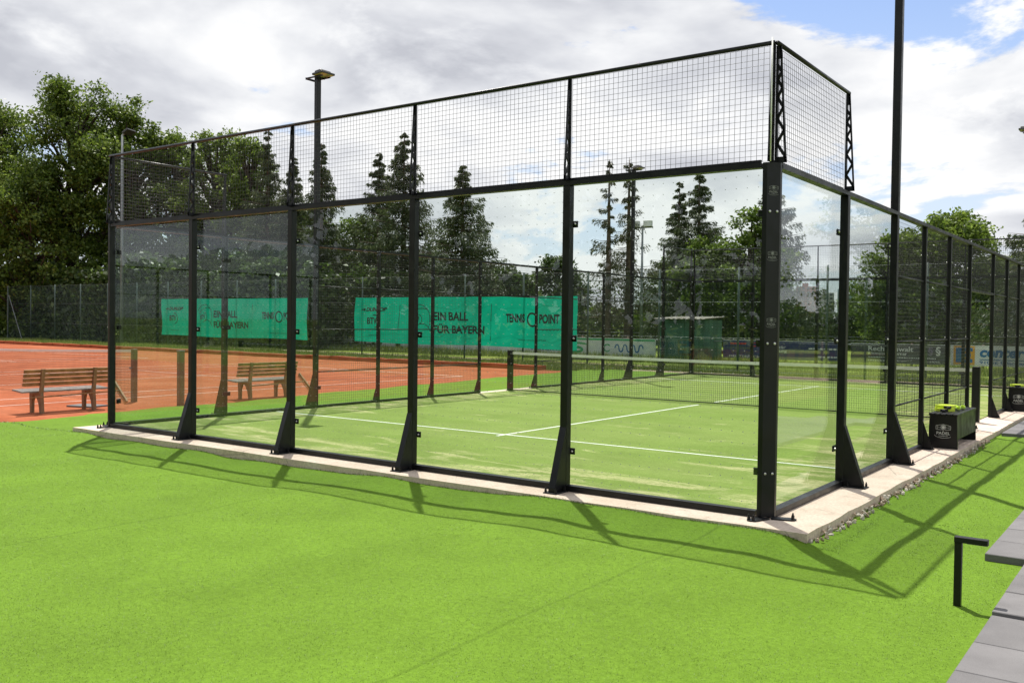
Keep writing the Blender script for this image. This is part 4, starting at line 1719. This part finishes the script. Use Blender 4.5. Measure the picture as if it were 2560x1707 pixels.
tall_mast(-43.3, 26.3, 13.6, 'tall slim grey mast with tilted lamp in front of the leafy trees', False)
tall_mast(-15.7, 46.0, 8.0, 'slim mast with twin pale lamps between the sparse spruces', True)

# ------------------------------------------------------------------ trees


def leaf_quads(P, size, up_bias=0.3, droop=None, aspect=0.62):
    n = len(P)
    nrm = rng.normal(size=(n, 3))
    nrm[:, 2] += up_bias * 2
    nrm /= np.linalg.norm(nrm, axis=1, keepdims=True)
    a = rng.normal(size=(n, 3))
    a -= (a * nrm).sum(1, keepdims=True) * nrm
    a /= np.linalg.norm(a, axis=1, keepdims=True)
    b = np.cross(nrm, a)
    s = size * rng.uniform(0.6, 1.35, (n, 1))
    bend = nrm * s * 0.18
    v = np.stack([P - a * s, P - b * s * aspect + bend, P + a * s, P + b * s * aspect + bend], 1)
    return v.reshape(-1, 3)


TREE_LABELS = {}


def deciduous(x, y, h, r, label, leaf='leaf_oak', n_leaf=14000, low=0.12, name='broadleaf_tree', seed=None, group='broadleaf trees behind the fence'):
    root = tag(empty(name, (x, y, GZ)), label, 'tree', group)
    n_leaf = int(n_leaf * 1.45)
    tr = MB()
    # trunk
    px, py = 0.0, 0.0
    pts, rs = [], []
    tr_h = h * 0.82
    for i in range(7):
        f = i / 6
        pts.append((px, py, tr_h * f))
        rs.append(max(0.05, h * 0.022 * (1 - f) ** 0.8 + 0.03))
        px += random.uniform(-1, 1) * r * 0.05
        py += random.uniform(-1, 1) * r * 0.05
    tr.path(pts, rs, 8)
    ncl = int(52 + r * 15)
    cents, rads = [], []
    for k in range(ncl):
        # height profile: broad in the middle, pointed tufts on top
        f = low + (1 - low) * random.random() ** 0.85
        prof_r = r * (math.sin(math.pi * min(1, 0.16 + 0.80 * (f - low) / (1 - low))) ** 0.6)
        a = random.uniform(0, 2 * math.pi)
        rr = prof_r * random.uniform(0.35, 1.0)
        cr = random.uniform(0.10, 0.20) * r + 0.25
        c_ = np.array([math.cos(a) * rr, math.sin(a) * rr, f * h - cr * 0.6])
        cents.append(c_)
        rads.append(cr)
        # limb
        zb = max(h * 0.12, c_[2] - random.uniform(0.15, 0.35) * h * 0.6)
        zb = min(zb, tr_h * 0.95)
        midp = (c_[0] * 0.45, c_[1] * 0.45, zb + (c_[2] - zb) * 0.35)
        q = h * 0.006
        tr.path([(0, 0, zb), midp, tuple(c_)], [q * 1.3 + 0.02, q + 0.012, 0.012], 5)
    tr.obj('trunk', 'trunk', root, True)
    cents = np.array(cents)
    rads = np.array(rads)
    wgt = rads ** 2
    ci = rng.choice(ncl, n_leaf, p=wgt / wgt.sum())
    d = rng.normal(size=(n_leaf, 3))
    d /= np.linalg.norm(d, axis=1, keepdims=True)
    rad = rng.random(n_leaf) ** 0.45
    # lumpy clusters
    lump = 1 + 0.35 * np.sin(d[:, 0] * 5 + ci) * np.sin(d[:, 1] * 5 + ci * 1.7) + 0.2 * np.sin(d[:, 2] * 9 + ci * 0.7)
    P = cents[ci] + d * (rads[ci] * rad * lump)[:, None] * np.array([1.12, 1.12, 0.82])
    P = P[(P[:, 2] > 0.4)]
    me = np_mesh('crown', leaf_quads(P, 0.125, 0.35), 4, leaf)
    link('crown', me, root)
    return root


def spruce(x, y, h, r, label, sparse=False, n_br=190, group='spruces behind the fence', lean=0.0):
    root = tag(empty('spruce_tree', (x, y, GZ)), label, 'tree', group)
    if not sparse:
        r *= 1.4
    else:
        r *= 1.3
    tr = MB()
    tr.path([(0, 0, 0), (0.03, 0.02, h * 0.4), (-0.02, 0.04, h * 0.75), (0, 0, h)], [h * 0.016 + 0.05, h * 0.012 + 0.03, h * 0.006 + 0.02, 0.012], 8)
    PP, DD, SS = [], [], []
    zlo = 0.10 if not sparse else 0.16
    n_wh = max(8, n_br // 7)
    for k in range(n_br):
        f = zlo + (1 - zlo) * (k * n_wh // n_br + random.gauss(0.5, 0.32)) / n_wh
        f = max(zlo, min(f, 0.995))
        if random.random() < 0.10:
            continue
        L = r * 1.12 * (1.0 - (f - zlo) / (1 - zlo)) * random.uniform(0.45, 1.2) + 0.10
        if sparse:
            L *= random.choice((0.35, 0.6, 0.9, 1.0)) * random.uniform(0.6, 1.1)
        a = random.uniform(0, 2 * math.pi)
        ca, sa = math.cos(a), math.sin(a)
        z0 = f * h
        drop = random.uniform(0.05, 0.42) * (1 - f * 0.9)
        n = 7
        bp = []
        for i in range(n + 1):
            u_ = i / n
            zz_ = z0 + L * (0.14 * u_ - drop * 1.5 * u_ + 0.42 * drop * u_ ** 3 * 2)
            bp.append(np.array([ca * L * u_, sa * L * u_, zz_]))
        tr.path([tuple(bp[0]), tuple(bp[n // 2]), tuple(bp[n])], [0.02 + 0.006 * L, 0.012 + 0.003 * L, 0.006], 4)
        if sparse and random.random() < 0.38:
            # bare branch with twigs
            for i in range(2, n + 1):
                e = bp[i] + np.array([random.uniform(-.3, .3), random.uniform(-.3, .3), random.uniform(-.35, .1)]) * 0.8
                tr.tube(tuple(bp[i]), tuple(e), 0.008, 0.004, 3, False)
            continue
        m = int((26 + 34 * L) * (1.5 if sparse else 2.5))
        u_ = rng.random(m) ** 0.75
        seg_i = np.minimum((u_ * n).astype(int), n - 1)
        bpa = np.array(bp)
        base = bpa[seg_i] + (bpa[seg_i + 1] - bpa[seg_i]) * (u_ * n - seg_i)[:, None]
        wdt = (0.30 * L * (1 - u_ * 0.75) + 0.06)
        lat = rng.normal(size=m) * wdt * 0.48
        base = base + np.stack([-sa * lat, ca * lat, -np.abs(lat) * 0.28 - rng.random(m) ** 2 * 0.55 * min(1.0, L * 0.6)], -1)
        PP.append(base)
        # needles sprays point outwards and hang
        dv = np.stack([ca + rng.normal(size=m) * 0.5, sa + rng.normal(size=m) * 0.5, -0.75 - rng.random(m) * 0.8], -1)
        dv /= np.linalg.norm(dv, axis=1, keepdims=True)
        DD.append(dv)
    tr.obj('trunk', 'trunk_spruce', root, True)
    P = np.concatenate(PP)
    D_ = np.concatenate(DD)
    n = len(P)
    ln = rng.uniform(0.10, 0.28, n)[:, None]
    sd_ = np.cross(D_, rng.normal(size=(n, 3)))
    sd_ /= np.linalg.norm(sd_, axis=1, keepdims=True)
    wd = rng.uniform(0.016, 0.042, n)[:, None]
    v = np.stack([P - sd_ * wd * 0.5, P + D_ * ln * 0.45 - sd_ * wd, P + D_ * ln, P + D_ * ln * 0.45 + sd_ * wd], 1).reshape(-1, 3)
    link('crown', np_mesh('crown', v, 4, 'needle_dry' if sparse else 'needle'), root)
    return root


deciduous(-62.0, 26.5, 18.6, 5.0, 'leafy tree cut off by the left photo edge', n_leaf=22000)
deciduous(-55.4, 26.6, 12.8, 4.2, 'leafy tree low at the far left, left of the tallest tree', n_leaf=16000)
deciduous(-56.4, 30.4, 20.0, 5.4, 'tallest dense broadleaf tree at the far left', n_leaf=30000)
deciduous(-55.0, 33.8, 19.2, 3.8, 'tall broadleaf tree with a separate top right of the tallest one', n_leaf=20000)
deciduous(-54.0, 37.6, 17.0, 3.6, 'broadleaf tree right behind the tall slim lamp mast', 'leaf_light', 16000)
deciduous(-49.8, 38.2, 16.7, 3.7, 'broadleaf tree behind the upper mesh of the first glass panel', 'leaf_light', 16000)
deciduous(-45.2, 38.0, 15.6, 2.9, 'light green broadleaf tree left of the dark spruces', 'leaf_light', 13000)
deciduous(-36.8, 41.2, 9.5, 3.0, 'low broadleaf tree between two groups of spruces', n_leaf=9000)
deciduous(-41.7, 40.2, 10.4, 3.2, 'low broadleaf tree at the foot of the leftmost spruce', 'leaf_light', 9000)
spruce(-40.3, 35.7, 15.4, 2.5, 'pointed dark spruce, leftmost of the spruces')
spruce(-37.2, 35.4, 13.0, 2.2, 'second dark spruce from the left, left of the lamp mast')
spruce(-34.2, 35.2, 13.6, 2.5, 'dark spruce just right of the court floodlight mast')
spruce(-31.0, 37.4, 13.0, 2.4, 'narrow spruce with twin tips left of the high spruce')
spruce(-27.0, 35.5, 13.6, 3.2, 'high spruce behind the middle post of the glass wall', n_br=210)
spruce(-21.4, 34.5, 10.9, 3.3, 'broad spruce with hanging boughs above the right teal banner', n_br=210)
deciduous(-28.4, 55.3, 7.2, 2.6, 'round dark tree behind the right end of the teal banner', 'leaf_dark', 9000, low=0.05)
deciduous(-39.0, 65.5, 5.8, 3.2, 'low pale tree in the distance above the right teal banner', 'leaf_light', 7000, low=0.02)
spruce(-17.6, 44.9, 12.4, 2.2, 'thin sparse spruce left of the far floodlight mast', True, 120, 'sparse spruces')
spruce(-16.9, 46.3, 12.7, 2.7, 'sparse half-bare spruce right behind the far floodlight mast', True, 130, 'sparse spruces')
deciduous(-24.4, 64.3, 4.5, 1.6, 'small round dark bush-like tree left of the shed', 'leaf_dark', 5000, low=0.02)
spruce(-13.6, 50.0, 12.1, 2.8, 'layered spruce in the middle of the nearest glass panel', n_br=170)
spruce(-15.2, 50.3, 11.5, 2.0, 'slim spruce left of the layered spruce', n_br=140)
deciduous(-11.8, 48.8, 7.6, 3.0, 'broadleaf tree under the layered spruce behind the shed', 'leaf_oak', 10000, low=0.04)
deciduous(-9.2, 48.2, 9.0, 2.6, 'broadleaf tree left of the big corner post', 'leaf_oak', 10000, low=0.05)
spruce(-9.6, 52.9, 11.9, 3.0, 'dark spruce behind the big corner post')
deciduous(-16.3, 52.9, 6.6, 2.4, 'low leafy tree behind the shed roof', 'leaf_oak', 8000, low=0.03)
deciduous(-9.0, 75.5, 6.2, 3.0, 'light green tree below the distant tower blocks', 'leaf_light', 7000, low=0.02)
deciduous(-2.2, 56.0, 8.2, 2.9, 'leafy tree left of the big tree at the right', 'leaf_light', 11000, low=0.04)
deciduous(0.4, 57.6, 9.3, 3.9, 'big leafy tree behind the mesh at the right', 'leaf_light', 20000, low=0.06)
deciduous(2.4, 63.7, 6.9, 3.0, 'darker leafy tree between the big tree and the edge spruce', 'leaf_oak', 9000, low=0.03)
spruce(7.3, 44.9, 9.8, 2.3, 'spruce cut off by the right photo edge')


deciduous(14.5, 48.0, 10.5, 3.6, 'leafy tree just out of view at the right, added to darken the side glass reflection', 'leaf_oak', 9000, low=0.03)  # these three unseen trees are put in so the side glass mirrors dark foliage
deciduous(22.0, 50.0, 12.0, 4.4, 'larger leafy tree out of view farther right, added to darken the side glass reflection', 'leaf_oak', 11000, low=0.03)
deciduous(31.0, 47.0, 11.0, 4.4, 'rightmost leafy tree out of view, added to darken the side glass reflection', 'leaf_oak', 10000, low=0.03)


# shrubs and hedges
def shrub_row(name, x0, x1, y0, y1, h0, h1, label, leaf, n, cat='hedge', step=1.5, seed=1, size=0.17, thick=0.8):
    r_ = tag(empty(name, ((x0 + x1) / 2, (y0 + y1) / 2, GZ)), label, cat)
    cx, cy2 = (x0 + x1) / 2, (y0 + y1) / 2
    L = math.hypot(x1 - x0, y1 - y0)
    u_ = rng.random(n)
    hh = h0 + (h1 - h0) * (0.5 + 0.5 * vnoise(u_ * L / step, u_ * 0 + seed * 3.3, seed)) + 0.5 * vnoise(u_ * L / 0.6, u_ * 0, seed + 4)
    z = hh * rng.random(n) ** 0.95
    dep = rng.normal(size=n) * thick * (1 - 0.4 * z / hh)
    P = np.stack([x0 + (x1 - x0) * u_ - cx, y0 + (y1 - y0) * u_ - cy2 + dep, z], -1)
    link('foliage', np_mesh('foliage', leaf_quads(P, size, 0.3), 4, leaf), r_)
    b = MB()
    k = int(L / 2.2)
    for i in range(k):
        f = (i + random.random()) / k
        b.tube((x0 + (x1 - x0) * f - cx, y0 + (y1 - y0) * f - cy2, 0), (x0 + (x1 - x0) * f - cx + random.uniform(-.3, .3), y0 + (y1 - y0) * f - cy2, h0 * 0.9), 0.05, 0.02, 5)
    tag(b.obj('stem', 'trunk', r_), kind='stuff')


shrub_row('shrub_row', -64, -46, 25.8, 27.5, 4.2, 6.6, 'dark shrubs behind the fence below the tallest tree', 'leaf_dark', 22000, 'shrubs', seed=1)
shrub_row('shrub_row', -46, -28, 28.0, 31.0, 4.0, 6.2, 'dark shrubs behind the fence above the left teal banner', 'leaf_dark', 24000, 'shrubs', seed=2)
shrub_row('shrub_row', -28, -17.5, 32.5, 36.0, 3.2, 5.4, 'dark shrubs under the high spruces above the right teal banner', 'leaf_dark', 14000, 'shrubs', seed=3)
shrub_row('shrub_row', -34, -15, 62, 62, 1.8, 3.4, 'low bushes across the field left of the shed', 'leaf_oak', 12000, 'shrubs', seed=4)
shrub_row('hedge', -16, 44, 62, 60, 2.2, 3.6, 'long dark hedge across the field behind the boards', 'leaf_dark', 46000, 'hedge', seed=5)
shrub_row('shrub_row', -90, -30, 80, 120, 5, 9, 'distant tree line behind the spruces', 'leaf_dark', 12000, 'tree line', seed=6)

# tree lines behind the camera, added to darken the reflections in the glass wall
shrub_row('unseen_tree_line', -22, 44, -24, -26, 9, 14, 'tall unseen tree line, added to darken reflections in the right half of the glass wall', 'leaf_dark', 16000, 'tree line', 6, 7, 0.42, 1.6)
shrub_row('unseen_tree_line', -75, -21, -38, -26, 3.5, 6.5, 'lower unseen tree line, added to darken reflections low in the left glass panels', 'leaf_dark', 9000, 'tree line', 6, 8, 0.42, 1.6)

# rough grass along the fences


def rough_grass(name, x0, x1, y0, y1, n, h0, h1, label):
    x = rng.uniform(x0, x1, n)
    y = rng.uniform(y0, y1, n)
    a = rng.uniform(0, 2 * np.pi, n)
    hgt = rng.uniform(h0, h1, n) * (0.7 + 0.6 * (0.5 + 0.5 * vnoise(x * 0.8, y * 0.8, 2)))
    wdt = 0.014
    ln = rng.uniform(0, 0.5, n)
    la = rng.uniform(0, 2 * np.pi, n)
    base = np.stack([x, y, np.full(n, GZ)], -1)
    o_ = np.stack([np.cos(a) * wdt, np.sin(a) * wdt, 0 * x], -1)
    tip = base + np.stack([np.cos(la) * ln * hgt, np.sin(la) * ln * hgt, hgt], -1)
    v = np.stack([base - o_, base + o_, tip], 1).reshape(-1, 3)
    tag(link(name, np_mesh(name, v, 3, 'meadow_blade')), label, 'grass', kind='stuff')


rough_grass('rough_grass', -56, -4, 20.6, 24.6, 60000, 0.08, 0.32, 'rough yellow-green grass along the boundary fence')
rough_grass('rough_grass', -46, 14, 29.8, 32.6, 40000, 0.10, 0.45, 'tall dry grass in front of the pitch boards')
rough_grass('rough_grass', -4, 14, 23.8, 26.0, 14000, 0.08, 0.28, 'grass strip behind the far glass wall')


# ------------------------------------------------------------------ far tower blocks
def tower(x, y, w_, d_, h, material, label, cols, floors):
    r_ = tag(empty('tower_block', (x, y, -0.16), R(16)), label, 'building', 'far tower blocks')
    b = MB()
    b.box(-w_ / 2, w_ / 2, 0, d_, 0, h)
    wl = b.obj('wall', material, r_)
    b = MB()
    b.box(-w_ * 0.2, w_ * 0.1, d_ * 0.3, d_ * 0.7, h + 0.01, h + 2.6)
    b.obj('roof_house', material, r_)
    b = MB()
    ww, hh = w_ / cols * 0.5, h / floors * 0.5
    b.box(-ww / 2, ww / 2, -0.15, -0.02, 0, hh)
    wm = b.mesh('window', 'tower_window')
    for i in range(cols):
        for j in range(int(floors * 0.25), floors):
            link('window', wm, r_, (-w_ / 2 + (i + 0.5) * w_ / cols, 0, (j + 0.25) * h / floors))


tower(-219, 690, 14, 12, 31.0, 'tower_red', 'distant reddish tower block with balconies', 4, 11)
tower(-207, 699, 12, 12, 26.5, 'tower_grey', 'distant pale grey tower block right of the reddish one', 3, 9)
tower(-194, 708, 13, 12, 29.5, 'tower_blue', 'distant blue-grey tower block, rightmost of three', 4, 10)

# print('TRIS', sum(sum(len(p.vertices) - 2 for p in m_.polygons) if len(m_.polygons) < 20000 else len(m_.loops) - 2 * len(m_.polygons) for m_ in bpy.data.meshes))
